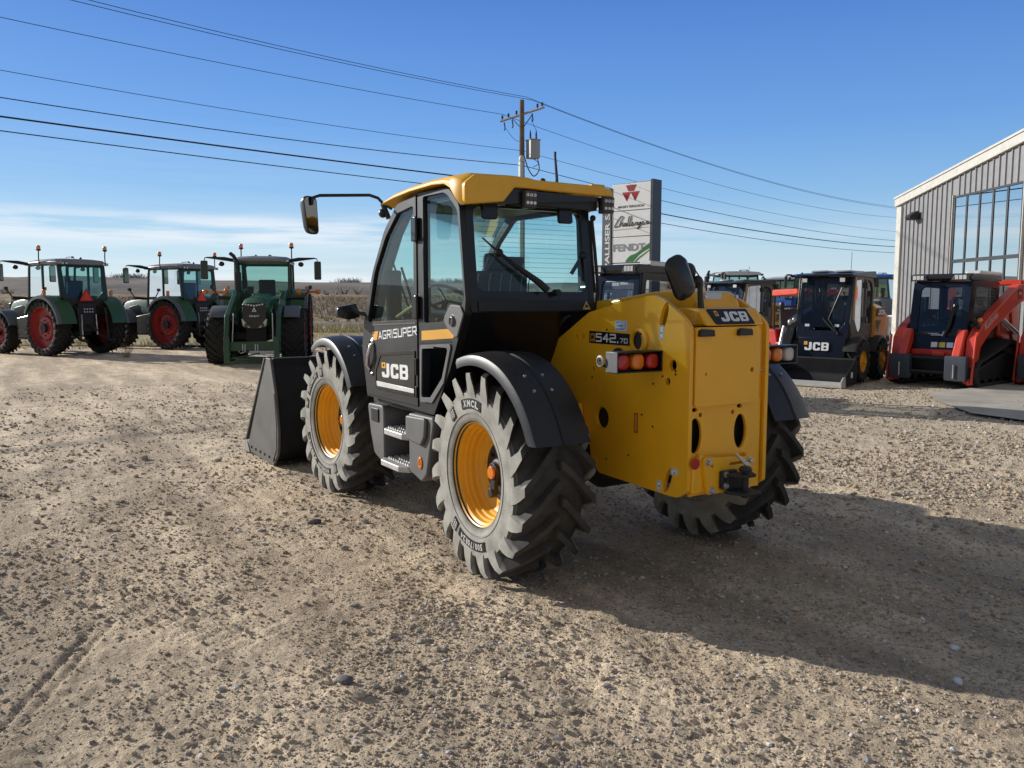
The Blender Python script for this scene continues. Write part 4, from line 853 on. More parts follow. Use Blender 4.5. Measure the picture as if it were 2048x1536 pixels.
def zones(name, c1, c2, sc, bump=0, bs=3, rough=.95, c3=None):
    if name in MATS: return MATS[name]
    m = bpy.data.materials.new(name); m.use_nodes = True; nt = m.node_tree; L = nt.links.new; b = nt.nodes['Principled BSDF']; MATS[name] = m
    tc = nd(nt, 'ShaderNodeTexCoord'); n = nd(nt, 'ShaderNodeTexNoise'); n.inputs['Scale'].default_value = sc; n.inputs['Detail'].default_value = 10; n.inputs['Roughness'].default_value = .68; L(tc.outputs['Object'], n.inputs['Vector'])
    r = nt.nodes.new('ShaderNodeValToRGB'); L(n.outputs['Fac'], r.inputs[0]); e = r.color_ramp.elements; e[0].position = .34; e[1].position = .66; e[0].color = (*c1, 1); e[1].color = (*c2, 1)
    if c3: q = e.new(.5); q.color = (*c3, 1)
    L(r.outputs[0], b.inputs['Base Color']); b.inputs['Roughness'].default_value = rough; b.inputs['Specular IOR Level'].default_value = .1
    if bump:
        n2 = nd(nt, 'ShaderNodeTexNoise'); n2.inputs['Scale'].default_value = bs; n2.inputs['Detail'].default_value = 8; L(tc.outputs['Object'], n2.inputs['Vector'])
        bp = nd(nt, 'ShaderNodeBump'); bp.inputs['Distance'].default_value = bump; L(n2.outputs['Fac'], bp.inputs['Height']); L(bp.outputs[0], b.inputs['Normal'])
    return m
ASPH = zones('asphalt', (.16, .155, .15), (.22, .21, .20), 1.5, .01, 40)
CONC = zones('concrete_pad', (.36, .33, .29), (.52, .48, .42), 1.2, .006, 30)
VERG = zones('dry_verge', (.25, .20, .11), (.52, .43, .26), .9, .12, 5, c3=(.38, .32, .17))
FIEL = zones('brown_field', (.17, .12, .07), (.46, .35, .21), .35, .5, 1.6, c3=(.31, .235, .14))
HIL1 = zones('near_hill', (.12, .11, .105), (.30, .25, .20), .03, 0)
HIL2 = zones('far_hill', (.24, .22, .20), (.40, .34, .28), .012, 0)
flat_quad('verge', [(-140, 33.5), (-20, 32), (-5, 31), (60, 60), (60, 51), (-140, 51)][:3] + [(30, 40), (60, 51), (-140, 51)], .03, VERG)
flat_quad('road', [(-300, 51), (300, 51), (300, 64), (-300, 64)], .045, ASPH)
# field rising gently beyond the road, then low hills
def terrain(name, l0, l1, nl, ds, zf, m):
    ls = np.linspace(l0, l1, nl); dd = np.asarray(ds, float); l, d = np.meshgrid(ls, dd, indexing='xy'); P = CAMP + l[..., None] * RH + d[..., None] * FH
    z = zf(l, d, P[..., 0], P[..., 1]); V = np.concatenate([P, z[..., None]], -1).reshape(-1, 3)
    o = make_mesh(name, V, grid(V, len(dd), nl), m); tag(o, kind='structure'); return o
fz = lambda l, d, x, y: .02 + np.clip((d - 64) / 90, 0, 1.3) ** 1.1 * (2.6 + 1.2 * np.clip(l / 60, -.3, 1)) + (.25 * vnoise(x * .15, y * .15) + .12 * vnoise(x * .6, y * .6)) * np.clip((d - 65) / 8, 0, 1)
terrain('field', -260, 260, 300, np.linspace(64.2, 185, 80), fz, FIEL)
def hz(l, d, x, y):
    t = np.clip((d - 185) / 130, 0, 1); e = np.sin(t * PI / 2)
    top = 8.4 + 2.2 * vnoise(l * .012 + 7, d * 0 + 3.3) + .8 * vnoise(l * .05, d * .02) + 1.5 * np.clip((l - 40) / 120, 0, 1) + 2.4 * np.clip((-l - 70) / 100, 0, 1)
    return -1.0 + 3.0 * 0 + e * (top + 1.0) + .5 * vnoise(x * .05, y * .05)
terrain('hill', -420, 420, 200, np.linspace(183, 345, 40), hz, HIL1)
def hz2(l, d, x, y):
    t = np.clip((d - 600) / 300, 0, 1); return -2 + np.sin(t * PI / 2) * (22 + 14 * vnoise(l * .004 + 2, d * 0) + 5 * vnoise(l * .016, d * 0 + 9))
terrain('hill', -1500, 1500, 200, np.linspace(600, 1000, 20), hz2, HIL2)
# tufts: dry scrub and grass (uncountable)
def tufts(name, n, lr, dr, hr, m, zf, blades=7, lean_=.5, wide=.045, keepf=None):
    l = rng.uniform(*lr, n); d = rng.uniform(*dr, n)
    if keepf is not None:
        k = keepf(l, d); l, d = l[k], d[k]; n = len(l)
    P = CAMP + l[:, None] * RH + d[:, None] * FH; z = zf(l, d, P[:, 0], P[:, 1])
    h = rng.uniform(*hr, n)
    a = rng.uniform(0, 2 * PI, (n, blades)); rb = rng.uniform(0, .35, (n, blades)) * h[:, None]; hh = h[:, None] * rng.uniform(.5, 1.1, (n, blades))
    bx = P[:, 0, None] + rb * np.cos(a); by = P[:, 1, None] + rb * np.sin(a); ln = lean_ * hh * rng.uniform(.2, 1, (n, blades))
    tx = bx + ln * np.cos(a); ty = by + ln * np.sin(a); w = wide * rng.uniform(.6, 1.5, (n, blades)) * (.5 + h[:, None]); pa = rng.uniform(0, PI, (n, blades))
    zz = z[:, None] + 0 * bx
    V = np.stack([np.stack([bx - w * np.cos(pa), by - w * np.sin(pa), zz - .02], -1), np.stack([bx + w * np.cos(pa), by + w * np.sin(pa), zz - .02], -1), np.stack([tx + w * .5 * np.cos(pa), ty + w * .5 * np.sin(pa), zz + hh * .9], -1), np.stack([tx, ty, zz + hh], -1)], 2).reshape(-1, 3)
    F = np.arange(len(V)).reshape(-1, 4)
    o = make_mesh(name, V, F, m, False); tag(o, kind='stuff'); return o
def blade_mat(name, cols):
    m = bpy.data.materials.new(name); m.use_nodes = True; nt = m.node_tree; L = nt.links.new; b = nt.nodes['Principled BSDF']
    g = nd(nt, 'ShaderNodeNewGeometry'); r = nt.nodes.new('ShaderNodeValToRGB'); L(g.outputs['Random Per Island'], r.inputs[0]); e = r.color_ramp.elements
    els = [e[0], e[1]] + [e.new(.5) for _ in cols[2:]]
    for i, (q, c) in enumerate(zip(els, [cols[0], cols[-1]] + cols[1:-1])):
        q.position = 0 if i == 0 else 1 if i == 1 else (i - 1) / (len(cols) - 1); q.color = (*c, 1)
    L(r.outputs[0], b.inputs['Base Color']); b.inputs['Roughness'].default_value = .9; b.inputs['Specular IOR Level'].default_value = .1; return m
SCR = blade_mat('scrub', [(.12, .09, .06), (.30, .23, .15), (.42, .33, .22), (.20, .155, .10), (.52, .43, .30)])
GRS = blade_mat('dry_grass', [(.26, .22, .09), (.50, .41, .20), (.60, .50, .30), (.34, .29, .12), (.44, .35, .19)])
tag(tufts('scrub', 9000, (-75, 30), (66, 150), (.15, .60), SCR, fz, 9, .8, .03), 'brown dry scrub covering the field beyond the road', 'scrub')
tag(tufts('dry_grass', 5200, (-34, 4), (44, 50.8), (.12, .42), GRS, lambda l, d, x, y: .03 + 0 * l, 7, .6, .02), 'dry yellow green grass along the road verge', 'grass')
tag(tufts('dry_grass', 2600, (-26, -2), (29.5, 44), (.05, .25), GRS, lambda l, d, x, y: .01 + 0 * l, 6, .7, .014, lambda l, d: vnoise(l * .5, d * .5) > -.02), 'sparse dry grass at the far edge of the yard behind the green tractors', 'grass')
TREEM = blade_mat('far_tree', [(.045, .042, .038), (.09, .08, .07), (.13, .11, .09)])
def ridge(l, d, x, y): return hz(l, d, x, y) - .2
tag(tufts('far_trees', 900, (-190, 0), (325, 343), (.7, 2.8), TREEM, ridge, 22, .55, .022, lambda l, d: vnoise(l * .06 + 1, d * 0 + 5.5) > .02), 'thin line of small bare trees along the top of the far hill', 'trees')
tag(tufts('bushes', 520, (-120, 60), (175, 215), (.6, 2.0), SCR, lambda l, d, x, y: np.where(d < 185, fz(l, d, x, y), hz(l, d, x, y)) - .1, 26, .7, .05, lambda l, d: vnoise(l * .09 + 1, d * .05 + 2.5) > .05), 'pale bare bushes at the foot of the hill beyond the field', 'bushes')
# asphalt apron in front of the building and one dry weed in the yard
flat_quad('pavement', [(7.05, 12.6), (7.6, 11.4), (9.5, 8.5), (16, 8), (16, 25), (11.4, 25), (9.0, 16.2), (7.9, 15.6), (7.3, 14.2)], .028, CONC)
wd = G()
for k in range(46):
    a = random.uniform(0, 2 * PI); ll = random.uniform(.2, .55); e = random.uniform(.5, 1.3); b0 = Vector((random.gauss(0, .05), random.gauss(0, .05), 0))
    p1 = b0 + Vector((math.cos(a) * math.cos(e), math.sin(a) * math.cos(e), math.sin(e))) * ll * .6
    p2 = p1 + Vector((math.cos(a + .4) * .6, math.sin(a + .4) * .6, .7)) * ll * .4
    wd.tube([b0, p1, p2], [.006, .005, .002], 4)
o = wd.build('weed', mat('straw', (.34, .29, .19), .9)); o.location = LD(-11.84, 25.4, 0); tag(o, 'lone straw coloured dry weed on the dirt between the left green tractors', 'weed')
# ================================================================== OTHER MACHINES
GRN = mat('tractor_green', (.022, .092, .018), .4, var=.06, coat=.1, dust=.08)
GRND = mat('loader_green', (.012, .065, .024), .4, var=.06, coat=.2)
ROOFG = mat('roof_grey', (.22, .22, .22), .4, var=.04)
FGREY = mat('fender_grey', (.10, .11, .12), .45, var=.08, dust=.1)
REDW = mat('wheel_red', (.28, .013, .012), .4, var=.06, dust=.08)
MRED = mat('machine_red', (.50, .022, .014), .35, var=.05, coat=.3)
KRED = mat('loader_red', (.66, .060, .028), .35, var=.04, coat=.3)
WROOF = mat('white_roof', (.70, .69, .66), .35, var=.03)
BLUEP = mat('tractor_blue', (.015, .075, .36), .35, var=.05, coat=.3)
SMV = mat('triangle_orange_red', (.80, .05, .02), .4, var=.02)
SMVD = mat('triangle_rim', (.45, .015, .01), .4)
BEAC = mat('beacon_amber', (.85, .25, .04), .15, coat=.6)
TGL = glass('tractor_glass', (.55, .74, .69), refl=.05)
TGLD = glass('dark_glass', (.30, .38, .42), refl=.3)
SKG = glass('loader_glass', (.36, .42, .46), refl=.05)
SILV = mat('silver_trim', (.55, .55, .56), .35, metal=.4)
TLABEL = mat('machine_decal', (.70, .70, .70), .4)

def put(g, v, f): return g.add(v, f)
def wheel(parent, loc, Rr, W, rimr, side, rimm, nl=20, face=.0, tread=TYRD, hl=.045, n=40, hole=0, hubm=DKM):
    s = side
    rim = [(rimr + .02, W * .82), (rimr + .03, W * .88), (rimr - .005, W * .84), (rimr - .02, W * .5), (rimr - .05, face + .05), (rimr * .62, face + .03), (rimr * .55, face + .09), (rimr * .28, face + .10), (.001, face + .10)]
    g = G().lathe([(r, s * y) for r, y in rim], 'y', (0, 0, 0), n)
    o = g.build('wheel', rimm, parent, sm=35); o.location = loc
    t = G(); lug_tyre(t, Rr, W, nl, hl, rimr + .01)
    if s < 0: t.v = [(x, -y, z) for x, y, z in t.v]
    t.build('tyre', tread, o, sm=24)
    h = G().disc('y', (0, s * (face + .10), 0), rimr * .22, min(0, s * .08), max(0, s * .08), 18)
    for k in range(8): h.disc('y', (rimr * .36 * math.cos(k * PI / 4), s * (face + .10), rimr * .36 * math.sin(k * PI / 4)), .02, min(0, s * .025), max(0, s * .025), 6)
    h.build('hub', hubm, o)
    if hole:
        for k in range(hole):
            a = 2 * PI * k / hole + .3
            G().prism([(rimr * .72 * math.cos(a) + u * .05 * -math.sin(a) + v * .022 * math.cos(a), rimr * .72 * math.sin(a) + u * .05 * math.cos(a) + v * .022 * math.sin(a)) for u, v in ell(0, 0, 1.6, 1.3, 12)], 'y', s * (face + .036) - .004, s * (face + .036) + .006).build('rim_slot', NAVY, o)
    return o
def arc_fender(parent, cx, cz, y0, y1, r, a0, a1, m, lip=None, lipm=None, n=18, nm='fender', th=.02):
    s = 1 if y1 > y0 else -1; rings = []
    P_ = [(cx + r * math.cos(R(a0 + (a1 - a0) * k / n)), cz + r * math.sin(R(a0 + (a1 - a0) * k / n)), math.cos(R(a0 + (a1 - a0) * k / n)), math.sin(R(a0 + (a1 - a0) * k / n))) for k in range(n + 1)]
    for x, z, c, sn in P_:
        f = lambda d, yy: (x - d * c, yy, z - d * sn)
        rings.append([f(0, y0), f(0, y1 - s * .05), f(.015, y1 - s * .01), f(.06, y1), f(.06, y1 - s * .01), f(th, y1 - s * .04), f(th, y0)])
    o = G().loft(rings).build(nm, m, parent, sm=45)
    if lip:
        rings = []
        for x, z, c, sn in P_:
            f = lambda d, yy: (x - d * c, yy, z - d * sn)
            rings.append([f(-.006, y1 - s * lip), f(-.006, y1 - s * .045), f(.012, y1 + s * .002), f(.10, y1 + s * .006), f(.10, y1 - s * .004), f(.03, y1 - s * .04), f(.004, y1 - s * lip)])
        G().loft(rings).build('fender_lip', lipm, o, sm=45)
    return o
def text_on(parent, body, w, h, M, m, bold=.03, ext=.004, nm='lettering'):
    return place(G().add(*tfit(body, w, h, ext, bold)), M).build(nm, m, parent, merge=False)
def beacon(parent, x, y, z, h=.42):
    o = G().tube([(x, y, z), (x + .02, y, z + h * .5), (x, y, z + h)], .018, 8).lathe([(.02, h), (.065, h + .02), (.075, h + .05), (.06, h + .055)], 'z', (x, y, z), 14).build('beacon_stalk', BLK, parent)
    G().lathe([(.06, h + .05), (.062, h + .10), (.056, h + .16), (.03, h + .18), (.001, h + .183)], 'z', (x, y, z), 14).build('beacon', BEAC, o, sm=50)

def tractor(label, group, P):
    """row-crop tractor, x forward, rear axle above the origin"""
    B_, RFm, RM = P['body'], P['roof'], P['rim']; wb = P.get('wb', 2.6); rw, fw_ = P.get('rw', .88), P.get('fw', .68)
    T_ = thing(P.get('name', 'tractor'), label, 'tractor', group=group); fd = P.get('detail', 1)
    W = P.get('W', .25); ty = P.get('ty', .92)
    for s in (1, -1):
        wheel(T_, (0, s * ty, rw), rw, W, rw * .74, s, RM, 22, face=.02, hole=6)
        wheel(T_, (wb, s * ty, fw_), fw_, W * .95, fw_ * .62, s, RM, 20, face=.02)
    # fenders
    for s in (1, -1):
        f = arc_fender(T_, 0, rw, s * .60, s * (ty + .27), rw + .14, 28 if fd else 40, 172, B_, .10, FGREY, nm='rear_fender')
        arc_fender(T_, wb, fw_, s * (ty - .22), s * (ty + .2), fw_ + .08, 40, 160, FGREY, nm='front_fender')
        # three white round lamps and a red strip on each fender tail
        for k in range(3): G().lathe([(.001, -.02), (.045, -.016), (.05, .01)], 'x', (-.36 - .0, s * (.86 + k * .11), rw + .90), 14).build('fender_lamp', CLRL, f)
        G().cbox((-rw * .99 - .035, s * (ty + .02), rw + .27), (.03, .26, .06), (0, -.22, 0)).build('tail_lamp', REDL, f, bev=.008)
        G().box(-.22, -.14, s * (ty + .20) - .05, s * (ty + .20) + .05, rw + 1.02, rw + 1.20).build('turn_signal', ORGL, f, bev=.02)
    # chassis, axles, tank, steps
    G().box(-.35, wb + .35, -.28, .28, .62, 1.20).box(-.1, .1, -.75, .75, rw - .14, rw + .14).box(wb - .1, wb + .1, -.75, .75, fw_ - .10, fw_ + .10).build('chassis', DKM, T_, bev=.02)
    for s in (1, -1):
        G().prism(rp([(.92, .52, .08), (1.72, .52, .08), (1.72, 1.18, .05), (.92, 1.30, .05)]), 'y', s * .42, s * .98).build('tank', BLKG, T_, bev=.03)
        G().box(1.10, 1.5, min(s * .98, s * 1.08), max(s * .98, s * 1.08), .50, .53).box(1.10, 1.5, min(s * .98, s * 1.05), max(s * .98, s * 1.05), .80, .83).build_each('step', GRYP, T_, bev=.005)
    # hood
    hz_ = [(1.22, 1.16, 1.93, .46), (1.8, 1.12, 1.88, .47), (2.5, 1.08, 1.84, .45), (3.05, 1.05, 1.76, .40), (3.30, 1.02, 1.66, .34), (3.38, 1.0, 1.40, .28)]
    rings = []
    for x, z0, z1, w_ in hz_: rings.append([(x, -w_, z0), (x, -w_ * 1.02, (z0 + z1) / 2), (x, -w_ * .80, z1 - .07), (x, -w_ * .4, z1), (x, w_ * .4, z1), (x, w_ * .80, z1 - .07), (x, w_ * 1.02, (z0 + z1) / 2), (x, w_, z0)])
    hd = G().loft(rings).build('hood', B_, T_, bev=.02, sm=40)
    for s in (1, -1):
        G().prism(rp([(2.0, 1.2, .05), (2.95, 1.12, .05), (2.75, 1.50, .15), (2.2, 1.60, .15)]), 'y', s * .455, s * .480).build('side_grille', BLK, hd, bev=.01)
    gv = G().prism(rp([(-.30, 1.68, .08), (.30, 1.68, .08), (.34, 1.20, .10), (.12, .96, .05), (-.12, .96, .05), (-.34, 1.20, .10)]), 'x', 3.30, 3.435).build('front_grille', BLKG, T_, bev=.03)
    for s in (1, -1):
        q = rp([(s * .10, 1.00), (s * .30, 1.06, .02), (s * .34, 1.26, .02), (s * .30, 1.24), (s * .20, 1.12, .03)])
        G().prism(q, 'x', 3.42, 3.462).build('headlight', mat('headlight_white', (.62, .60, .50), .2, coat=.5), gv, bev=.005)
        G().lathe([(.001, .02), (.05, .02), (.055, 0)], 'x', (3.455, s * .21, 1.085), 16).build('headlight_lens', mat('lens_dark', (.05, .05, .05), .1), gv)
    if P.get('name_text'):
        text_on(gv, P['name_text'], .26, .045, frame((3.438, -.13, 1.30), (0, 1, 0), (0, 0, 1)), TLABEL)
        G().prism([(-.06, 1.44), (.06, 1.44), (0, 1.56)], 'x', 3.437, 3.442, [[(-.025, 1.455), (.025, 1.455), (0, 1.505)]]).build('emblem', TLABEL, gv)
        for k in range(7): G().cbox((3.425, -.22 + k * .073, 1.60 + .012 * abs(k - 3)), (.03, .05, .045), (0, .3, 0)).build('hood_led', TLABEL, gv, bev=.006)
    # cab
    z0, z1 = 1.35, 2.86
    def side_poly(): return rp([(-.52, 1.78, .06), (-.40, 2.90), (1.22, 2.86), (1.36, 1.55, .05), (1.20, 1.20), (.72, 1.20, .10), (.30, 1.85, .25)])
    wins = [rp([(-.455, 1.86, .06), (-.36, 2.83, .05), (.43, 2.83, .04), (.45, 1.86, .12), (.25, 1.91, .1)]), rp([(.50, 1.60, .08), (.485, 2.83, .04), (1.18, 2.82, .05), (1.30, 1.50, .06), (.80, 1.28, .08)])]
    cf_ = []
    for s in (1, -1):
        y = s * .76
        o = G().prism(side_poly(), 'y', y - .03, y + .03, wins).build('cab_frame', P.get('frame', B_), T_, bev=.012); cf_.append(o)
        for wq in wins: G().flat(wq, 'y', y).build('side_window', TGL, o)
    RWp = rp([(-.62, 2.00, .1), (-.40, 1.79, .14), (.40, 1.79, .14), (.62, 2.00, .1), (.665, 2.80, .06), (-.665, 2.80, .06)])
    def lean_rear(g): g.v = [(x - .50 + (z - 1.8) * .11, y, z) for x, y, z in g.v]; return g
    o = lean_rear(G().prism(rp([(-.72, 1.72, .12), (.72, 1.72, .12), (.735, 2.88), (-.735, 2.88)]), 'x', -.03, .03, [RWp])).build('rear_frame', P.get('frame', B_), T_, bev=.012)
    lean_rear(G().flat(RWp, 'x', 0)).build('rear_window', TGL, o)
    fw2 = G().loft([[(1.36, -.72, 1.55), (1.36, .72, 1.55)], [(1.30, -.74, 2.2), (1.30, .74, 2.2)], [(1.20, -.74, 2.86), (1.20, .74, 2.86)]], False, False).build('windscreen', TGL, T_)
    G().box(-.35, 1.25, -.70, .70, 1.22, 1.30).prism(rp([(-.50, 1.30), (-.30, 1.30), (-.45, 1.80), (-.55, 1.80)]), 'y', -.72, .72).build('cab_floor', DKM, T_)
    G().box(1.02, 1.30, -.30, .30, 1.3, 1.95).build('dashboard', CABIN, T_, bev=.05)
    st_ = G().prism(rp([(.05, 1.62, .05), (.58, 1.62, .05), (.58, 1.76, .05), (.05, 1.76)]), 'y', -.27, .27).build('seat', CABIN, T_, bev=.03)
    G().prism(rp([(.0, 1.70), (.12, 1.70), (.04, 2.38, .05), (-.08, 2.38, .05)]), 'y', -.25, .25).build('seat_back', CABIN, T_, bev=.04)
    G().tube([(.88 + .10 * math.sin(2 * PI * k / 20) * .6, .19 * math.cos(2 * PI * k / 20), 1.95 + .19 * math.sin(2 * PI * k / 20) * .55) for k in range(21)], .014, 6, False).build('steering_wheel', CABIN, T_)
    G().box(.25, .80, -.42, -.30, 1.75, 1.83).tube([(.75, -.36, 1.83), (.76, -.36, 2.05)], .02).box(.68, .74, -.50, -.32, 1.95, 2.16).build_each('armrest', CABIN, T_, bev=.01)
    # roof
    rr_ = [(-.62, .66, 2.88, 2.97), (-.50, .76, 2.87, 3.03), (0, .79, 2.86, 3.06), (.8, .78, 2.86, 3.05), (1.30, .76, 2.87, 3.01), (1.46, .68, 2.89, 2.95)]
    ro = G().loft([[(x, -w_, a), (x, -w_ * 1.01, (a + b) / 2), (x, -w_ * .88, b - .01), (x, -w_ * .4, b + .015), (x, w_ * .4, b + .015), (x, w_ * .88, b - .01), (x, w_ * 1.01, (a + b) / 2), (x, w_, a)] for x, w_, a, b in rr_]).build('roof', RFm, T_, bev=.015, sm=50)
    G().tube([(-.2, .1, 3.08), (-.1, .1, 3.13), (.25, .1, 3.12)], .015, 6).ball((-.1, .1, 3.12), .05, 8, 6, (1, 1, .6)).ball((.1, -.3, 3.10), .04, 8, 6).build_each('antenna', BLK, ro)
    for s in (1, -1):
        for x in (-.58, 1.36):
            for k in range(2): G().cbox((x + (.02 if x > 0 else -.02), s * (.62 + .12 * k), 2.90), (.07, .10, .085)).build('work_lamp', LAMPB, ro, bev=.01); 
            for k in range(2): G().cbox((x + (.058 if x > 0 else -.058), s * (.62 + .12 * k), 2.90), (.006, .075, .06)).build('lamp_glass', CLRL, ro)
        if P.get('beacons', 1): beacon(T_, *((.55, .80, 2.88) if s > 0 else (-.45, -.80, 2.90)))
        # front roof corner arm with hanging mirror
        a = G().tube([(1.25, s * .76, 2.90), (1.30, s * 1.05, 2.95), (1.34, s * 1.50, 2.98), (1.34, s * 1.58, 2.97), (1.34, s * 1.60, 2.86)], [.05, .055, .022, .014, .014], 8).build('mirror_arm', BLK, T_)
        mb = [(u * .5, v) for u, v in rrect(-.20, .20, -.27, .27, .05)]
        G().prism([(s * 1.60 + u, 2.62 + v) for u, v in mb], 'x', 1.32, 1.40).build('mirror_head', mat('mirror_dark', (.03, .045, .035), .35), T_, bev=.02)
        G().flat([(s * 1.60 + u * .85, 2.62 + v * .9) for u, v in mb], 'x', 1.316).build('mirror_glass', mat('dim_mirror', (.25, .3, .27), .15, metal=.8), T_)
        G().ball((1.34, s * 1.12, 2.80), .085, 10, 8, (.7, 1, .85)).build('arm_lamp', BLK, T_)
        # lamp bar at hood height
        G().tube([(1.42, s * .62, 1.80), (1.46, s * .95, 1.82), (1.46, s * 1.22, 1.82)], [.04, .05, .06], 8).tube([(1.46, s * 1.20, 1.85), (1.48, s * 1.38, 2.10)], .02, 6).box(1.45, 1.53, s * 1.38 - .05, s * 1.38 + .05, 2.08, 2.18).build('lamp_bar', BLK, T_)
    # exhaust
    G().tube([(1.50, -.62, 1.7), (1.50, -.66, 2.1), (1.50, -.66, 2.55)], [.10, .10, .10], 14).tube([(1.50, -.66, 2.55), (1.50, -.67, 2.85), (1.46, -.76, 3.02), (1.40, -.86, 3.10)], .055, 12).build('exhaust', BLK, T_, sm=50)
    # rear linkage
    G().box(-.62, -.30, -.30, .30, .75, 1.65).box(-.64, -.60, -.20, -.05, 1.35, 1.5).box(-.64, -.60, .05, .20, 1.35, 1.5).build('rear_housing', DKM, T_, bev=.02)
    for s in (1, -1):
        G().tube([(-.45, s * .42, .70), (-.95, s * .46, .50), (-1.25, s * .46, .48)], .045, 8).build('lower_link', DKM, T_)
        G().tube([(-.45, s * .38, 1.55), (-.85, s * .46, 1.50), (-.95, s * .46, .55)], .03, 8).build('lift_rod', DKM, T_)
        G().tube([(-.68, s * .25, 1.3), (-.70, s * .25, .65)], .022, 6).build('hydraulic_line', STEEL, T_)
    for k in range(8): G().disc('x', (-.64, -.14 + (k % 4) * .09, 1.38 + (k // 4) * .09), .025, -.04, 0, 10).build('coupler', SILV, T_)
    G().tube([(-.60, 0, .95), (-1.05, 0, .80)], .05, 8).build('top_link', DKM, T_)
    if P.get('smv'):
        t = G().prism(rp([(-.24, 1.72, .03), (.24, 1.72, .03), (0, 2.13, .03)]), 'x', -.60, -.585).build('warning_triangle', SMVD, T_)
        G().prism([(-.17, 1.755), (.17, 1.755), (0, 2.05)], 'x', -.604, -.6005).build('triangle_face', SMV, t)
    return T_
FT = dict(name='green_tractor', body=GRN, frame=mat('cab_frame_green', (.012, .032, .016), .35), roof=ROOFG, rim=REDW, smv=True, name_text='FENDT')
t1 = tractor('leftmost green tractor seen from behind, with an orange red triangle', 'green tractors with red wheels', FT)
t2 = copy_tree(t1); t2['label'] = 'green tractor with one beacon showing, half hidden behind the tractor with loader frame'
def stand(o, l, d, head, z=0, sc=1):
    o.location = LD(l, d, z); o.rotation_euler = (0, 0, R(head)); o.scale = (sc,) * 3
stand(t1, -14.1, 26.9, 27); stand(t2, -11.75, 30.4, 30)
FT3 = dict(FT, smv=False, rw=.98, fw=.76, W=.33, ty=.98, wb=2.75)
t3 = tractor('green tractor seen head on with a green front loader frame and two amber beacons', 'green tractors with red wheels', FT3)
# the loader frame of the facing tractor
for s in (1, -1):
    G().prism(rp([(1.75, 1.0), (1.95, 1.0), (2.05, 1.95, .05), (1.80, 2.0, .05)]), 'y', s * .58, s * .70).build('loader_mast', GRND, t3, bev=.01)
    G().prism(rp([(1.80, 1.98, .05), (2.0, 2.02, .05), (3.75, 1.35, .1), (4.15, .42), (4.00, .32), (3.55, 1.18, .1), (1.85, 1.80)]), 'y', s * .60, s * .72).build('loader_arm', GRND, t3, bev=.012)
    G().tube([(1.95, s * .66, 1.05), (3.2, s * .66, 1.25)], .045, 8).build('loader_ram', STEEL, t3)
    G().prism(rp([(4.10, .10), (4.22, .10), (4.22, .80, .03), (4.10, .80)]), 'y', s * .56, s * .70).build('carrier_plate', GRND, t3, bev=.01)
    G().tube([(3.70, s * .50, 1.40), (3.95, s * .52, .60), (3.98, s * .35, .58), (4.02, s * .34, .38)], .016, 6).build('loader_hose', SILV, t3)
G().box(3.92, 4.06, -.60, .60, .42, .66).build('cross_tube', GRND, t3, bev=.02)
G().tube([(4.16, -.60, .14), (4.16, .60, .14)], .035, 8).tube([(4.10, -.55, .22), (4.14, .2, .36)], .02, 6).build_each('carrier_bar', GRND, t3)
for y in (-.18, .14): G().tube([(4.06, y, .60), (4.10, y, .40), (4.10, y - .12, .36)], .014, 6).tube([(4.06, y - .06, .60), (4.10, y - .06, .42)], .014, 6).build('valve_hose', SILV, t3)
for s in (1, -1): G().tube([(1.30, s * 1.0, 1.98), (1.32, s * 1.55, 2.0)], .035, 8).ball((1.34, s * 1.02, 2.0), .10, 10, 8, (.6, .7, 1)).ball((1.34, s * 1.60, 2.0), .09, 10, 8, (.7, 1, .8)).build('turn_signal', ORGL, t3)
h3 = math.atan2(.366, -.927); fx = Vector(LD(-7.08, 23.1)); t3.location = fx - Vector((math.cos(h3), math.sin(h3), 0)) * 2.75; t3.rotation_euler = (0, 0, h3)

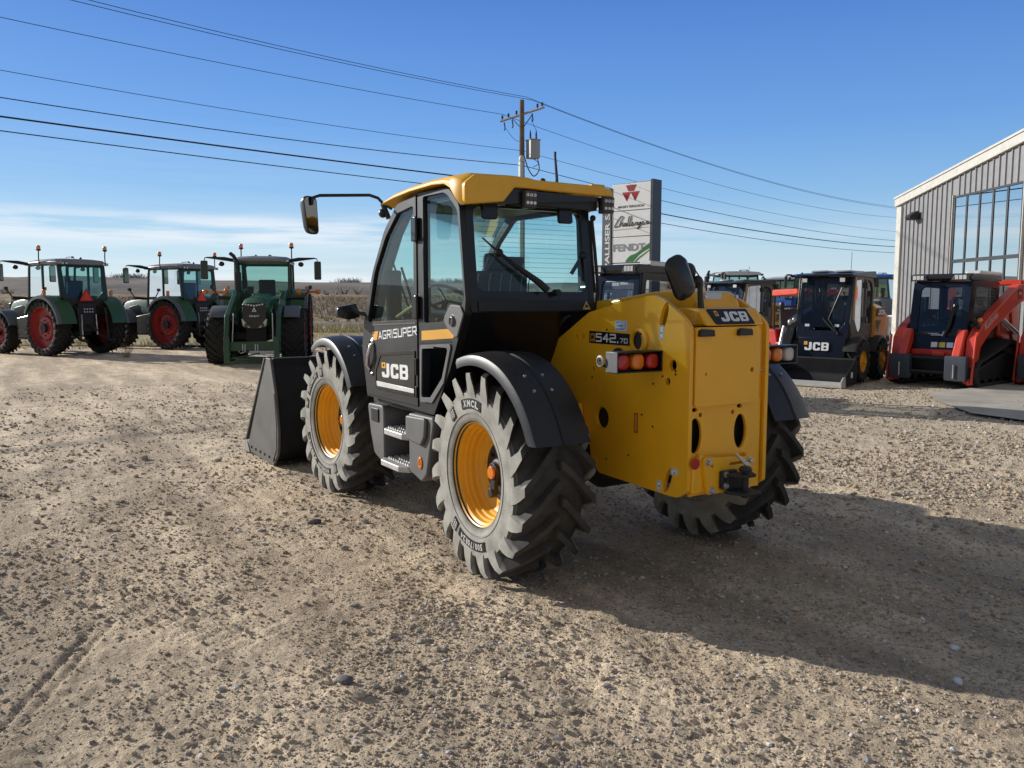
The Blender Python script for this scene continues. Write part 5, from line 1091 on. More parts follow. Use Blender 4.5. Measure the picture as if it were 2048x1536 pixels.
# ---- wheeled skid steer loader (yellow and black)
def skid_steer(label, group):
    S = thing('skid_steer_loader', label, 'skid steer', group=group)
    for x in (.62, -.62):
        for s in (1, -1): wheel(S, (x, s * .78, .43), .43, .16, .24, s, YELW, 15, face=.03, hl=.035, tread=TYRD if s < 0 else TYRD, hubm=YELW)
    sandy = mat('cab_side_grey', (.085, .08, .072), .5, var=.06)
    # lower body
    G().prism(rp([(-1.35, .30, .08), (.95, .28, .05), (1.02, .55), (.85, .95, .03), (-1.0, 1.02), (-1.35, .9, .05)]), 'y', -.58, .58).build('body', DKM, S, bev=.015)
    # rear engine cowl
    cw = G().loft([[(-.42, -.74, .85), (-.42, -.78, 1.50), (-.42, -.62, 1.62), (-.42, .62, 1.62), (-.42, .78, 1.50), (-.42, .74, .85)], [(-1.05, -.74, .75), (-1.05, -.78, 1.45), (-1.05, -.62, 1.55), (-1.05, .62, 1.55), (-1.05, .78, 1.45), (-1.05, .74, .75)], [(-1.50, -.66, .55), (-1.52, -.70, 1.28), (-1.48, -.55, 1.38), (-1.48, .55, 1.38), (-1.52, .70, 1.28), (-1.50, .66, .55)]]).build('engine_cover', mat('loader_yellow', (.74, .36, .02), .35, coat=.2), S, bev=.03, sm=45)
    for s in (1, -1):
        M = frame((-.52, s * .795, 1.34), (-s, 0, 0), (0, 0, 1)) if s > 0 else frame((-1.02, -.795, 1.34), (1, 0, 0), (0, 0, 1))
        pl = G().prism([(-.02, -.03), (.50, -.03), (.50, .15), (-.02, .15)], 'z', 0, .004, M=M).build('maker_badge', NAVY, cw)
        place(jcb_letters(.44, .105, .004), M @ Matrix.Translation((.03, .005, .004))).build('lettering', WHITE, pl, merge=False)
        G().prism([(.0, -.10), (.26, -.10), (.02, -.36), (.04, -.12)], 'z', -.004, .002, M=M).build('dark_flash', NAVY, cw)
        text_on(cw, '270', .20, .07, M @ Matrix.Translation((.30, -.56, .0)), TLABEL)
        arc_fender(S, -.62, .43, s * .58, s * .92, .50, 20, 150, DKM, nm='fender')
        arc_fender(S, .62, .43, s * .58, s * .92, .50, 25, 150, DKM, nm='fender')
    # cab: side frames with door glass
    so2_ = rp([(-.40, .95), (-.50, 1.9, .1), (-.42, 2.10, .25), (-.15, 2.18, .2), (.75, 2.14, .05), (.93, 1.20, .05), (.80, .80, .1), (.30, .62, .15), (-.2, .80)])
    sw_ = [rp([(-.34, 1.18, .05), (-.40, 1.85, .1), (-.30, 2.02, .2), (-.02, 2.08, .05), (.0, 1.18, .03)]), rp([(.06, 1.22, .03), (.05, 2.08, .04), (.66, 2.04, .06), (.78, 1.35, .05), (.5, 1.02, .2), (.3, 1.0, .1)])]
    for s in (1, -1):
        o = G().prism(so2_, 'y', s * .64, s * .70, sw_).build('cab_side', sandy if s > 0 else BLKG, S, bev=.01)
        for q in sw_: G().flat(q, 'y', s * .67).build('side_window', SKG, o)
        G().prism(rp([(.80, 1.25), (.88, 1.25), (.76, 2.10), (.69, 2.10)]), 'y', s * .7005, s * .725).build('cab_pillar', mat('pillar_tan', (.42, .27, .10), .4), o, bev=.01)
        for z in (1.25, 1.95): G().box(-.06, .06, s * .71 - .02, s * .71 + .02, z - .06, z + .06).build('door_hinge', BLKG, o, bev=.01)
    dp_ = rp([(-.56, 1.20, .10), (-.40, 1.04, .1), (.40, 1.04, .1), (.56, 1.20, .1), (.58, 2.04, .05), (-.58, 2.04, .05)])
    def lf(g): g.v = [(x + .95 - (z - 1.0) * .17, y, z) for x, y, z in g.v]; return g
    fd_ = lf(G().prism(rp([(-.66, .88), (.66, .88), (.66, 2.12), (-.66, 2.12)]), 'x', -.02, .02, [dp_])).build('front_door', mat('cab_navy', (.010, .014, .026), .22, spec=.25), S, bev=.01)
    lf(G().flat(dp_, 'x', 0)).build('front_window', SKG, fd_)
    lf(G().tube([(.03, .35, 1.02), (.035, .05, 1.25), (.035, -.0, 1.30)], .022).tube([(.03, .40, 1.0), (.035, .15, 1.28), (.04, .42, 1.90)], .014).tube([(.03, .42, .98), (.03, .40, 1.02)], .03)).build('wiper', BLK, fd_)
    for y in (-.40, .36): lf(G().box(.012, .014, y - .06, y + .06, 1.12, 1.17)).build('window_sticker', PALE, fd_)
    fp = G().prism(rp([(.98, .42), (1.04, .50), (1.0, .90), (.90, .95), (.86, .5)]), 'y', -.58, .62).build('front_panel', mat('cab_navy', (.010, .014, .026), .22, spec=.25), S, bev=.01)
    Mf = frame((1.045, -.40, .64), (0, 1, 0), (-.1, 0, 1))
    place(jcb_letters(.62, .165, .006), Mf).build('lettering', WHITE, fp, merge=False)
    G().prism([(-.02, .11), (.07, .11), (.07, .18), (-.02, .18)], 'z', 0, .006, M=Mf).build('badge_mark', ORG, fp)
    G().box(.85, 1.10, -.56, .56, .22, .44).build('coupler_beam', YEL, S, bev=.02)
    for y in (-.32, .32): G().prism(rp([(1.06, .20), (1.16, .22, .03), (1.12, .50, .04), (1.04, .50)]), 'y', y - .03, y + .03).build('coupler_lug', YEL, S, bev=.01)
    # interior
    G().box(-.20, .25, -.26, .26, .95, 1.12).prism([(-.28, 1.05), (-.16, 1.05), (-.22, 1.75), (-.34, 1.75)], 'y', -.25, .25).build_each('seat', CABIN, S, bev=.04)
    G().tube([(-.05, .3, 1.55), (.25, .33, 1.60), (.35, .30, 1.58)], .03).build('arm_bar', CABGR, S)
    G().flat([(-.62, 1.0), (.62, 1.0), (.62, 2.1), (-.62, 2.1)], 'x', -.40, [rrect(-.5, .5, 1.5, 2.0, .05)]).build('cab_back', CABIN, S)
    # roof
    ro = G().prism(rp([(-.60, 2.16, .03), (-.50, 2.10), (.95, 2.13, .02), (.97, 2.17, .02), (.4, 2.21), (-.5, 2.25, .04)]), 'y', -.72, .72).build('roof', BLKG, S, bev=.015)
    G().box(-.45, .5, -.55, -.15, 2.215, 2.26).box(-.35, .6, .10, .5, 2.21, 2.25).build_each('roof_pad', mat('roof_film', (.30, .32, .34), .25), ro, bev=.02)
    G().loft([[(-.30, s_ * .70, 2.10) for s_ in (-1, 1)], [(-.62, s_ * .74, 2.12) for s_ in (-1, 1)], [(-.68, s_ * .74, 1.92) for s_ in (-1, 1)]], False, False).build('rear_visor', mat('visor_grey', (.14, .14, .135), .5), ro)
    for y in (-.48, .48): 
        l_ = G().cbox((.93, y, 2.05), (.10, .15, .10)).build('work_lamp', BLK, ro, bev=.01); G().cbox((.985, y, 2.05), (.008, .12, .075)).build('lamp_glass', CLRL, l_)
    G().tube([(.3, .40, 2.20), (.28, .40, 2.62)], .006, 5).build('aerial', BLK, ro)
    G().tube([(-.80, .42, 1.45), (-.80, .42, 1.85), (-.78, .42, 1.98), (-.90, .42, 2.06), (-1.0, .42, 2.08)], .06, 10).build('exhaust', BLK, S, sm=50)
    # single side boom on the right
    G().prism(rp([(-1.30, 1.45, .1), (-.95, 1.62, .15), (.70, 1.30, .2), (1.30, .55, .08), (1.20, .30), (1.02, .35), (.55, 1.02, .2), (-1.2, 1.25)]), 'y', -.98, -.74).build('lift_arm', BLKG, S, bev=.02)
    G().tube([(1.18, -1.05, .45), (.86, -1.05, 1.10)], .05, 10).build('lift_ram', STEEL, S)
    G().tube([(.95, -.85, 1.18), (.85, -.70, 1.26), (.80, -.62, 1.22)], .03).ball((.95, -.85, 1.20), .06).ball((.88, -.78, 1.25), .05).build('boom_coupling', SILV, S)
    # small side mirror
    G().tube([(.75, -.72, 1.55), (.95, -1.05, 1.50)], .018).ball((.97, -1.08, 1.53), .09, 10, 8, (.5, .9, 1.1)).build('mirror_arm', BLK, S)
    # bucket
    bp_ = rp([(1.22, .52), (1.18, .46), (1.14, .18, .1), (1.25, .03, .08), (2.02, .02), (2.02, .045), (1.28, .06, .07), (1.18, .19, .1), (1.24, .49)])
    bk_ = G().prism(bp_, 'y', -.98, .98).build('bucket', BUCKD, S, sm=45)
    for s in (1, -1): G().prism(rp([(1.24, .54, .02), (1.16, .47), (1.12, .18, .1), (1.25, .02, .08), (2.02, .02), (2.0, .09, .02), (1.42, .42, .15)]), 'y', s * .98, s * 1.0).build('bucket_side', BUCKD, bk_)
    G().prism([(1.88, .0), (2.10, .0), (2.10, .035), (1.90, .10)], 'y', -1.0, 1.0).build('cutting_edge', mat('new_steel', (.55, .53, .48), .45, metal=.3), bk_, bev=.004)
    G().prism(rp([(1.86, .0), (2.12, .0), (2.12, .12, .02), (2.0, .20, .04), (1.90, .20)]), 'y', 1.001, 1.03).build('side_cutter', mat('new_steel', (.55, .53, .48), .45, metal=.3), bk_)
    G().prism([(1.42, .16), (1.52, .16), (1.52, .27), (1.42, .27)], 'y', 1.0005, 1.003).build('white_tag', WHITE, bk_)
    return S
sk = skid_steer('nearer yellow and black skid steer with black bucket, beside the red track loader', 'yellow and black skid steers')
sk.location = (6.62 - .22, -11.6 - .85, 0)
sk2 = copy_tree(sk); sk2['label'] = 'farther yellow and black skid steer, half hidden right behind the telehandler tail'
SKH = R(106); sk.rotation_euler = (0, 0, SKH)
def anchor(o, lx, ly, wx, wy):   # put local point (lx, ly) at a place in the yard
    a = o.rotation_euler.z; c, s_ = math.cos(a), math.sin(a); k = o.scale.x
    o.location = (wx - k * (lx * c - ly * s_), wy - k * (lx * s_ + ly * c), 0)
sk.scale = (.95, .84, 1.06); anchor(sk, .62, .78, *LD(7.40, 17.5)[:2])
sk2.rotation_euler = (0, 0, R(93)); sk2.scale = (1.06,) * 3; anchor(sk2, .2, .7, *LD(7.55, 25.5)[:2])

# ---- compact track loader (red, black cab)
def track_loader(label, group):
    S = thing('track_loader', label, 'track loader', group=group)
    # tracks
    for s in (1, -1):
        tr = rp([(-1.15, .32, .28), (-.80, .03, .10), (.95, .03, .15), (1.15, .30, .2), (.95, .50, .2), (-.55, .88, .25), (-1.0, .80, .25)], 7)
        cx, cz = 0, .4
        o = G().prism(tr, 'y', s * .50, s * .86, [[(cx + (u - cx) * .90, cz + (v - cz) * .86) for u, v in tr]]).build('track', mat('track_rubber', (.03, .028, .027), .8, bump=.2), S, bev=.01)
        lg = G(); n = len(tr); per = []
        for i in range(n):
            a = Vector(tr[i]); b = Vector(tr[(i + 1) % n]); L_ = (b - a).length; m_ = max(1, int(L_ / .085))
            for k in range(m_):
                p = a.lerp(b, (k + .5) / m_); t = (b - a).normalized(); q = Vector((t.y, -t.x)); per.append((p, t, q))
        for p, t, q in per:
            c = [p - t * .022 - q * .004, p + t * .022 - q * .004, p + t * .016 + q * .028, p - t * .016 + q * .028]
            lg.prism([(v.x, v.y) for v in c], 'y', s * .505, s * .855)
        lo = lg.build('track_lug', mat('track_rubber', (.03, .028, .027), .8, bump=.2), o); lo['kind'] = 'stuff'
        G().prism(rp([(-.75, .14), (.9, .14), (.95, .34), (-.5, .66), (-.9, .55)]), 'y', s * .55, s * .80).build('track_frame', DKM, S, bev=.02)
        for x in (-.6, -.25, .1, .45, .8): G().disc('y', (x, s * .68, .17), .10, -.12, .12, 16).build('roller', DKM, S)
        G().disc('y', (-.75, s * .68, .55), .20, -.1, .1, 18).build('sprocket', mat('sprocket_grey', (.25, .24, .23), .5, metal=.4), S)
    G().box(-1.2, .85, -.50, .50, .30, 1.05).build('body', DKM, S, bev=.02)
    G().loft([[(-.55, -.62, .95), (-.55, -.62, 1.50), (-.55, .62, 1.50), (-.55, .62, .95)], [(-1.45, -.60, .60), (-1.5, -.60, 1.35), (-1.5, .60, 1.35), (-1.45, .60, .60)]]).build('engine_cover', KRED, S, bev=.04)
    # cab
    cs = rp([(-.55, .95), (-.58, 2.05, .05), (.62, 2.10, .05), (.80, 1.05, .05), (.72, .75)])
    mesh_w = rp([(-.46, 1.15, .05), (-.46, 1.92, .05), (.52, 1.95, .05), (.62, 1.15, .05)])
    for s in (1, -1):
        o = G().prism(cs, 'y', s * .50, s * .555, [mesh_w]).build('cab_side', BLKG, S, bev=.01)
        G().flat(mesh_w, 'y', s * .51).build('side_window', SKG, o)
        g = G()
        for k in range(17): g.box(-.46 + k * .064, -.454 + k * .064, s * .54 - .004, s * .54 + .004, 1.15, 1.93)
        for k in range(12): g.box(-.46, .60, s * .54 - .004, s * .54 + .004, 1.18 + k * .064, 1.185 + k * .064)
        g.build('side_mesh', mat('mesh_grey', (.22, .22, .20), .5), o, merge=False)
    dp_ = rrect(-.40, .42, .98, 1.94, .09)
    def lf(g): g.v = [(x + .84 - (z - 1.0) * .15, y, z) for x, y, z in g.v]; return g
    fd_ = lf(G().prism(rp([(-.56, .70), (.56, .70), (.56, 2.04), (-.56, 2.04)]), 'x', -.03, .03, [dp_])).build('front_door', mat('cab_navy', (.010, .014, .026), .22, spec=.25), S, bev=.012)
    lf(G().flat(dp_, 'x', .0)).build('front_window', SKG, fd_)
    lf(G().tube([(.04, -.10, 1.00), (.045, .12, 1.0)], .014).box(.035, .05, -.16, .05, 1.02, 1.035)).build('door_handle', SILV, fd_)
    lf(G().tube([(.04, .14, .98), (.05, .22, 1.18), (.05, .30, 1.60)], [.05, .045, .03], 8)).build('wiper_motor', BLK, fd_)
    for y0_, m_ in ((-.08, WHITE), (.07, mat('sticker_yellow', (.6, .45, .05), .4)), (.22, PALE)): lf(G().box(.031, .033, y0_, y0_ + .12, .76, .86)).build('warning_label', m_, fd_)
    G().tube([(.62, -.32, 1.2), (.62, -.32, 1.75)], .03).build('grab_bar', BLK, S)
    ro = G().prism(rp([(-.62, 2.06), (.80, 2.06, .03), (.86, 2.12, .03), (.74, 2.20, .03), (-.6, 2.17, .03)]), 'y', -.58, .58).build('roof', BLKG, S, bev=.015)
    for s in (1, -1):
        l_ = G().prism(rp([(s * .22, 2.065), (s * .56, 2.06, .02), (s * .56, 2.18, .03), (s * .30, 2.18, .02)]), 'x', .80, .875).build('work_lamp', LAMPB, ro, bev=.01)
        for k in range(3): G().box(.876, .882, s * (.33 + k * .075) - .03, s * (.33 + k * .075) + .03, 2.085, 2.165).build('lamp_glass', CLRL, l_)
    G().prism(rp([(-.62, 2.16), (.45, 2.18), (.42, 2.26, .05), (-.55, 2.24, .04)]), 'y', .30, .60).build('roof_cover', mat('roof_wrap', (.62, .62, .60), .35), ro, bev=.03)
    G().box(-.30, .15, -.25, .25, .95, 1.10).prism([(-.40, 1.05), (-.25, 1.05), (-.30, 1.75), (-.45, 1.75)], 'y', -.26, .26).build_each('seat', CABIN, S, bev=.04)
    G().loft([[(-.20 + .04 * math.sin(3 * k + j), .10 + .28 * j / 4, 1.45 + .12 * math.sin(2 * j + k)) for j in range(5)] for k in range(6)] if False else [[(-.18 + .05 * math.sin(2.1 * k + 1.7 * j), -.05 + .12 * j, 1.38 + .075 * k) for j in range(5)] for k in range(6)], False, False).build('plastic_wrap', mat('plastic_film', (.62, .70, .66), .2), S, sm=5)
    G().flat([(-.5, 1.0), (.5, 1.0), (.5, 2.05), (-.5, 2.05)], 'x', -.52, [rrect(-.42, .42, 1.3, 1.95, .05)]).build('cab_back', CABIN, S)
    # lift arms and front masts
    for s in (1, -1):
        y0_, y1_ = (s * .62, s * .80)
        a_ = G().prism(rp([(-1.45, 1.72, .12), (-1.35, 2.05, .10), (-.95, 2.00, .15), (.75, 1.20, .15), (1.00, .95, .08), (1.12, .10, .05), (.95, .06, .05), (.78, .78, .15), (.30, 1.10), (-1.0, 1.62, .1)]), 'y', y0_, y1_).build('lift_arm', KRED, S, bev=.018)
        G().prism(rp([(.86, 1.12, .06), (.98, 1.12, .06), (1.20, .62), (1.20, .42, .03), (1.08, .42), (.86, .90)]), 'y', s * .44, s * .60).build('front_plate', KRED, a_, bev=.02)
        G().prism(rp([(1.02, .98, .03), (1.06, 1.02, .03), (1.20, .12, .03), (1.14, .06, .03)]), 'y', s * .795, s * .83).build('arm_flange', KRED, a_, bev=.01)
        G().prism(rp([(1.12, .14), (1.25, .14, .02), (1.25, .62, .03), (1.10, .62)]), 'y', s * .34, s * .74).build('coupler_plate', mat('coupler_grey', (.045, .055, .07), .45), S, bev=.012)
        G().tube([(1.27, s * .52, .20), (1.27, s * .52, .46)], .012).build('coupler_pin', SILV, S)
        G().ball((1.10, s * .74, .13), .075, 10, 8, (1, .8, .9)).build('arm_toe', KRED, a_)
        G().prism(rp([(-1.5, .7), (-1.2, .65), (-1.0, 1.5, .1), (-1.35, 1.8, .1)]), 'y', s * .56, s * .64).build('tower', KRED, S, bev=.02)
        G().tube([(-1.2, s * .70, 1.0), (-.2, s * .70, 1.38)], .05).build('lift_ram', SILV, S)
    M = frame((.62, .803, 1.10), (-.90, 0, .43), (.43, 0, .90))
    text_on(S, 'Kubota', .62, .15, M, mat('decal_pale_red', (.62, .40, .36), .4), .02)
    G().prism(rrect(-1.08, -.86, 1.70, 1.92, .04), 'y', .8005, .804).build('arm_badge', mat('badge_dark', (.12, .03, .03), .4), S)
    text_on(S, 'SVL', .14, .06, frame((-.90, .805, 1.79), (-1, 0, 0), (0, 0, 1)), WHITE)
    G().box(-1.25, -1.05, -.80, .80, 1.98, 2.10).build('arm_crossbar', KRED, S, bev=.03)
    G().box(1.06, 1.14, -.40, .40, .54, .60).tube([(1.12, -.40, .28), (1.12, .40, .28)], .04).build_each('coupler_bar', DKM, S)
    G().box(.80, 1.0, -.42, .42, .60, .72).build('front_beam', MRED, S, bev=.02)
    G().box(.95, 1.05, .02, .24, .60, .68).build('red_block', KRED, S, bev=.01)
    for k, (y, z) in enumerate(((.66, 1.20), (.72, 1.25), (.68, 1.30), (.76, 1.18))): G().ball((.86, y, z), .045).build('hydraulic_coupler', DKM, S)
    G().ball((.84, .78, 1.30), .05).build('side_marker', ORGL, S)
    return S
tl = track_loader('red track loader with black cab and mesh side window, in front of the metal building', 'red track loaders with black cabs')
tl2 = copy_tree(tl); tl2['label'] = 'red track loader cut off by the right edge of the photo, beside another red loader'
tl3 = copy_tree(tl); tl3['label'] = 'black framed loader cab behind the telehandler boom, before the tall sign'
def face(o, l, d, head, sc):
    o.rotation_euler = (0, 0, head); o.scale = (sc,) * 3; o.location = LD(l, d, 0)
face(tl, 9.42, 17.6, R(97), 1.04); face(tl2, 11.75, 17.0, R(97), 1.04); face(tl3, 2.36, 15.2, R(104), 1.0); tl3.scale = (1.0, .85, 1.077)
for c_ in list(tl3.children):
    if c_.name.split('.')[0] in ('cab_back', 'seat', 'engine_cover', 'arm_crossbar', 'tower', 'lift_ram', 'lettering', 'arm_badge', 'plastic_wrapX'): bpy.data.objects.remove(c_)
for c_ in [o for o in tl3.children_recursive if o.name.split('.')[0] in ('side_mesh', 'front_plate', 'arm_flange', 'arm_toe', 'lift_arm')]: bpy.data.objects.remove(c_)
for c_ in tl3.children_recursive:
    if 'window' in c_.name and c_.material_slots:
        c_.material_slots[0].link = 'OBJECT'; c_.material_slots[0].material = glass('clear_glass', (.74, .77, .77))
# ---- cabs of the tractors parked behind
WT = dict(name='white_roof_tractor', body=MRED, frame=mat('cab_frame_dark', (.03, .032, .035), .4), roof=WROOF, rim=SILV, beacons=0)
w1 = tractor('tractor with white cab roof and tinted windows far behind the telehandler rear mirror', 'red tractors with white cab roofs', WT)
w2 = copy_tree(w1); w2['label'] = 'white roofed tractor cab behind the red utility vehicle, left of the nearer skid steer'
stand(w1, 10.7, 38.5, 60); stand(w2, 15.6, 47, 40)
b1 = tractor('blue roofed tractor just left of the metal building corner, behind the pickup', 'tractors with blue cab roofs', dict(WT, name='blue_tractor', body=BLUEP, roof=BLUEP, frame=mat('cab_frame_dark', (.03, .032, .035), .4)))
b2 = copy_tree(b1); b2['label'] = 'blue cab roof showing above the roof of the nearer yellow skid steer'
stand(b1, 18.9, 42.5, 20); stand(b2, 15.2, 40.5, 20)
# ---- red utility vehicle
U = thing('utility_vehicle', 'red utility vehicle with sloping windscreen between the two yellow skid steers', 'utility vehicle')
for x in (.95, -.95):
    for s in (1, -1): wheel(U, (x, s * .62, .32), .32, .13, .17, s, SILV, 16, face=.02, hl=.02, n=24)
G().prism(rp([(-1.5, .35), (1.45, .35, .1), (1.5, .70, .1), (1.25, .95, .15), (.70, 1.05), (.55, .60), (-.5, .60), (-.55, .95), (-1.5, .95)]), 'y', -.68, .68).build('body', MRED, U, bev=.04)
G().loft([[(.72, -.66, 1.02), (.72, .66, 1.02), (.72, .5, 1.06), (.72, -.5, 1.06)], [(1.52, -.55, .80), (1.52, .55, .80), (1.52, .4, .88), (1.52, -.4, .88)]]).build('hood', KRED, U, bev=.02)
G().prism(rp([(-.70, 1.86, .05), (.30, 1.90, .04), (.38, 1.97, .04), (.30, 2.06, .05), (-.70, 2.04, .08)]), 'y', -.72, .72).build('roof', KRED, U, bev=.03)
for y in (-.45, 0, .45): G().box(.365, .385, y - .10, y + .10, 1.985, 2.01).build('roof_vent', NAVY, U)
G().loft([[(.72, -.66, 1.06), (.72, .66, 1.06)], [(.32, -.66, 1.90), (.32, .66, 1.90)]], False, False).build('windscreen', SKG, U)
for s in (1, -1):
    G().tube([(.74, s * .67, 1.05), (.33, s * .67, 1.92)], .03).build('front_pillar', BLK, U); G().tube([(-.62, s * .67, .95), (-.62, s * .67, 1.90)], .03).build('rear_pillar', BLK, U)
    G().box(1.38, 1.50, s * .50 - .08, s * .50 + .08, .72, .82).build('headlight', ORGL, U, bev=.02)
G().box(-.4, .0, -.6, .6, .8, 1.0).prism([(-.5, .95), (-.38, .95), (-.45, 1.5), (-.55, 1.5)], 'y', -.6, .6).build_each('seat', CABIN, U, bev=.04)
G().box(.60, .63, .42, .50, 1.35, 1.50).build('window_sticker', WHITE, U)
stand(U, 8.15, 22.8, 170)
# ---- pickup beyond the skid steers
PKU = thing('pickup', 'grey pickup with pale bed rail, mostly hidden between skid steer and building corner', 'pickup')
for x in (1.7, -1.7):
    for s in (1, -1): wheel(PKU, (x, s * .80, .40), .40, .13, .24, s, SILV, 30, face=.04, hl=.01, n=24)
pw = mat('pickup_grey', (.16, .165, .17), .25, coat=.5)
G().prism(rp([(-2.75, .5, .05), (2.75, .45, .15), (2.75, 1.0, .12), (1.3, 1.15), (.65, 1.80, .12), (-.75, 1.80, .12), (-.95, 1.15), (-2.75, 1.15, .03)]), 'y', -.95, .95, [ell(1.7, .42, .47, .45), ell(-1.7, .42, .47, .45)]).build('body', pw, PKU, bev=.04)
G().prism(rp([(.5, 1.72, .05), (1.1, 1.2), (-.8, 1.2), (-.68, 1.72, .05)]), 'y', -.955, .955).build('side_window', TGLD, PKU)
G().box(-2.8, -1.0, -.96, .96, 1.15, 1.20).build('bed_rail', WHITE, PKU, bev=.01)
for s in (1, -1): G().box(-2.77, -2.74, s * .85 - .08, s * .85 + .08, .75, 1.1).build('tail_light', REDL, PKU)
stand(PKU, 14.6, 32.0, -20)
# ================================================================== SIGN, POLE, WIRES, BUILDING
CAM_ = CAMP
SG = thing('pylon_sign', 'tall dealer sign with stacked white brand panels and a dark upright beside them', 'sign', LD(0, 0))
SG.location = (0, 0, 0)
KS = 1.14; pL = Vector(LD(4.30 * KS, 36.0 * KS)); pR = Vector(LD(5.72 * KS, 34.7 * KS)); ux = (pR - pL).normalized(); uy = Vector((0, 0, 1)); nrm = ux.cross(uy)
if nrm.dot(Vector((CAM_[0], CAM_[1], 0)) - pL) < 0: nrm = -nrm
MS = frame(pL + Vector((0, 0, 1.75 - 1.65 * KS)), ux, uy) @ Matrix.Scale(KS, 4); W_ = (pR - pL).length / KS
SGW = mat('sign_white', (.84, .84, .83), .35, var=.03); SGG = mat('sign_grey', (.12, .125, .135), .45, metal=.3); SGD = mat('sign_dark', (.05, .055, .065), .4); SGL = mat('sign_base', (.36, .37, .38), .5)
def sb(x0, x1, z0, z1, d0, d1, m, nm, par=SG, bev=.01): return G().box(x0, x1, z0, z1, d0, d1, MS).build(nm, m, par, bev=bev)
sb(-.50, -.02, 2.12, 6.40, -.30, .06, SGG, 'name_column')
sb(-.02, W_ + .02, -.1, 6.56, -.30, -.05, SGD, 'panel_frame')
sb(W_ + .02, W_ + .16, -.1, 6.60, -.55, .08, SGD, 'side_post')
sb(-.50, W_ + .02, -.1, 2.10, -.32, .04, SGL, 'sign_base')
vs, fs = tmesh('PALLISER SALES', .45, .006, .012); x1_ = max(v[0] for v in vs)
Mt = MS @ Matrix.Translation((-.10, 2.98, .062)) @ Matrix.Rotation(PI / 2, 4, 'Z')
G().add([Mt @ Vector((v[0] * 3.35 / x1_, v[1] * .72, v[2])) for v in vs], fs).build('lettering', WHITE, SG, merge=False)
zz = [(5.42, 6.53), (4.33, 5.39), (3.24, 4.30), (2.12, 3.20)]
pan = [sb(.01, W_, a, b, -.05, .03, SGW, 'brand_panel') for a, b in zz]
def onp(g, nm, m, par): return place(g, MS).build(nm, m, par, merge=False)
def poly(g, pts, d=.032, t=.004, holes=()): return g.prism(pts, 'z', d, d + t, holes)
def tx(body, x, z, w, h, m, par, bold=.02, d=.032):
    vs, fs = tfit(body, w, h, .004, bold); g = G().add([(v[0] + x, v[1] + z, v[2] + d) for v in vs], fs); return onp(g, 'lettering', m, par)
MFR = mat('logo_red', (.30, .02, .03), .4); BKT = mat('sign_black', (.02, .02, .022), .5)
cx = W_ * .50; g = G()
tri = lambda x, z, s, hole=None: poly(g, [(x - s, z + s * .85), (x + s, z + s * .85), (x, z - s * .95)], holes=[hole] if hole else ())
poly(g, [(cx - .27, 6.45), (cx + .27, 6.45), (cx + .14, 6.20), (cx - .14, 6.20)])
for q in (-1, 1):
    c0 = cx + q * .21
    poly(g, [(c0 - .25, 6.17), (c0 + .21 if q > 0 else c0 + .20, 6.17), (c0, 5.78)], holes=[[(c0 - .09, 5.93), (c0 + .09, 5.93), (c0, 5.82)]])
onp(g, 'tractor_emblem', MFR, pan[0])
tx('MASSEY FERGUSON', W_ * .16, 5.52, W_ * .68, .10, BKT, pan[0])
# flowing script of the second panel, drawn as pen strokes
sx_, sz_ = W_ / 10.6, .085
C = lambda pts: [(.10 + x * sx_, 4.75 + z * sz_, .036) for x, z in pts]
strokes = [[(2.6, 4.6), (2.2, 5.2), (1.5, 4.2), (.7, 2.0), (.2, .3), (.5, -.1), (1.6, .6)], [(2.7, 5.0), (1.9, 2.4), (1.5, .1), (2.0, 1.4), (2.5, 1.7), (2.4, .6), (2.6, .1)],
           [(3.5, 1.5), (3.1, 1.4), (2.8, .5), (3.2, .3), (3.6, 1.5), (3.5, .3), (3.8, .5)], [(4.3, 5.0), (4.0, 2.4), (3.9, .3), (4.2, .4)], [(4.9, 5.0), (4.6, 2.4), (4.4, .3), (4.7, .4)],
           [(4.9, 1.0), (5.4, 1.5), (5.2, 1.9), (4.9, 1.0), (5.2, .3), (5.7, .8)], [(6.1, 1.8), (5.8, .3), (6.2, 1.5), (6.6, 1.7), (6.5, .4), (6.8, .5)], [(7.6, 1.7), (7.1, 1.4), (6.9, .6), (7.3, .5), (7.6, 1.6), (7.2, -.6), (6.7, -1.5), (6.6, -1.0), (7.6, .3)],
           [(7.7, .9), (8.2, 1.5), (8.0, 1.9), (7.8, .9), (8.2, .3), (8.6, .9)], [(9.0, 1.8), (8.8, .4)], [(8.9, 1.3), (9.3, 1.9), (9.6, 1.6), (9.2, .7), (10.2, .75)]]
g = G()
def smooth(pts, n=5):
    P = [Vector(p) for p in pts]; out = []
    for i in range(len(P) - 1):
        a, b, c, d = P[max(0, i - 1)], P[i], P[i + 1], P[min(len(P) - 1, i + 2)]
        for k in range(n):
            t = k / n; out.append(.5 * ((2 * b) + (c - a) * t + (2 * a - 5 * b + 4 * c - d) * t * t + (3 * b - a - 3 * c + d) * t ** 3))
    return out + [P[-1]]
for s_ in strokes: g.tube(smooth(C(s_)), .020, 5)
onp(g, 'script_lettering', BKT, pan[1])
g = G(); poly(g, [(.08, 4.60), (W_ - .08, 4.66), (W_ - .08, 4.685), (.08, 4.635)]); onp(g, 'script_underline', mat('gold_line', (.50, .36, .20), .5), pan[1])
tx('FENDT', .08, 3.72, W_ * .84, .30, mat('letter_grey', (.30, .30, .31), .4, metal=.3), pan[2], .035, .038)
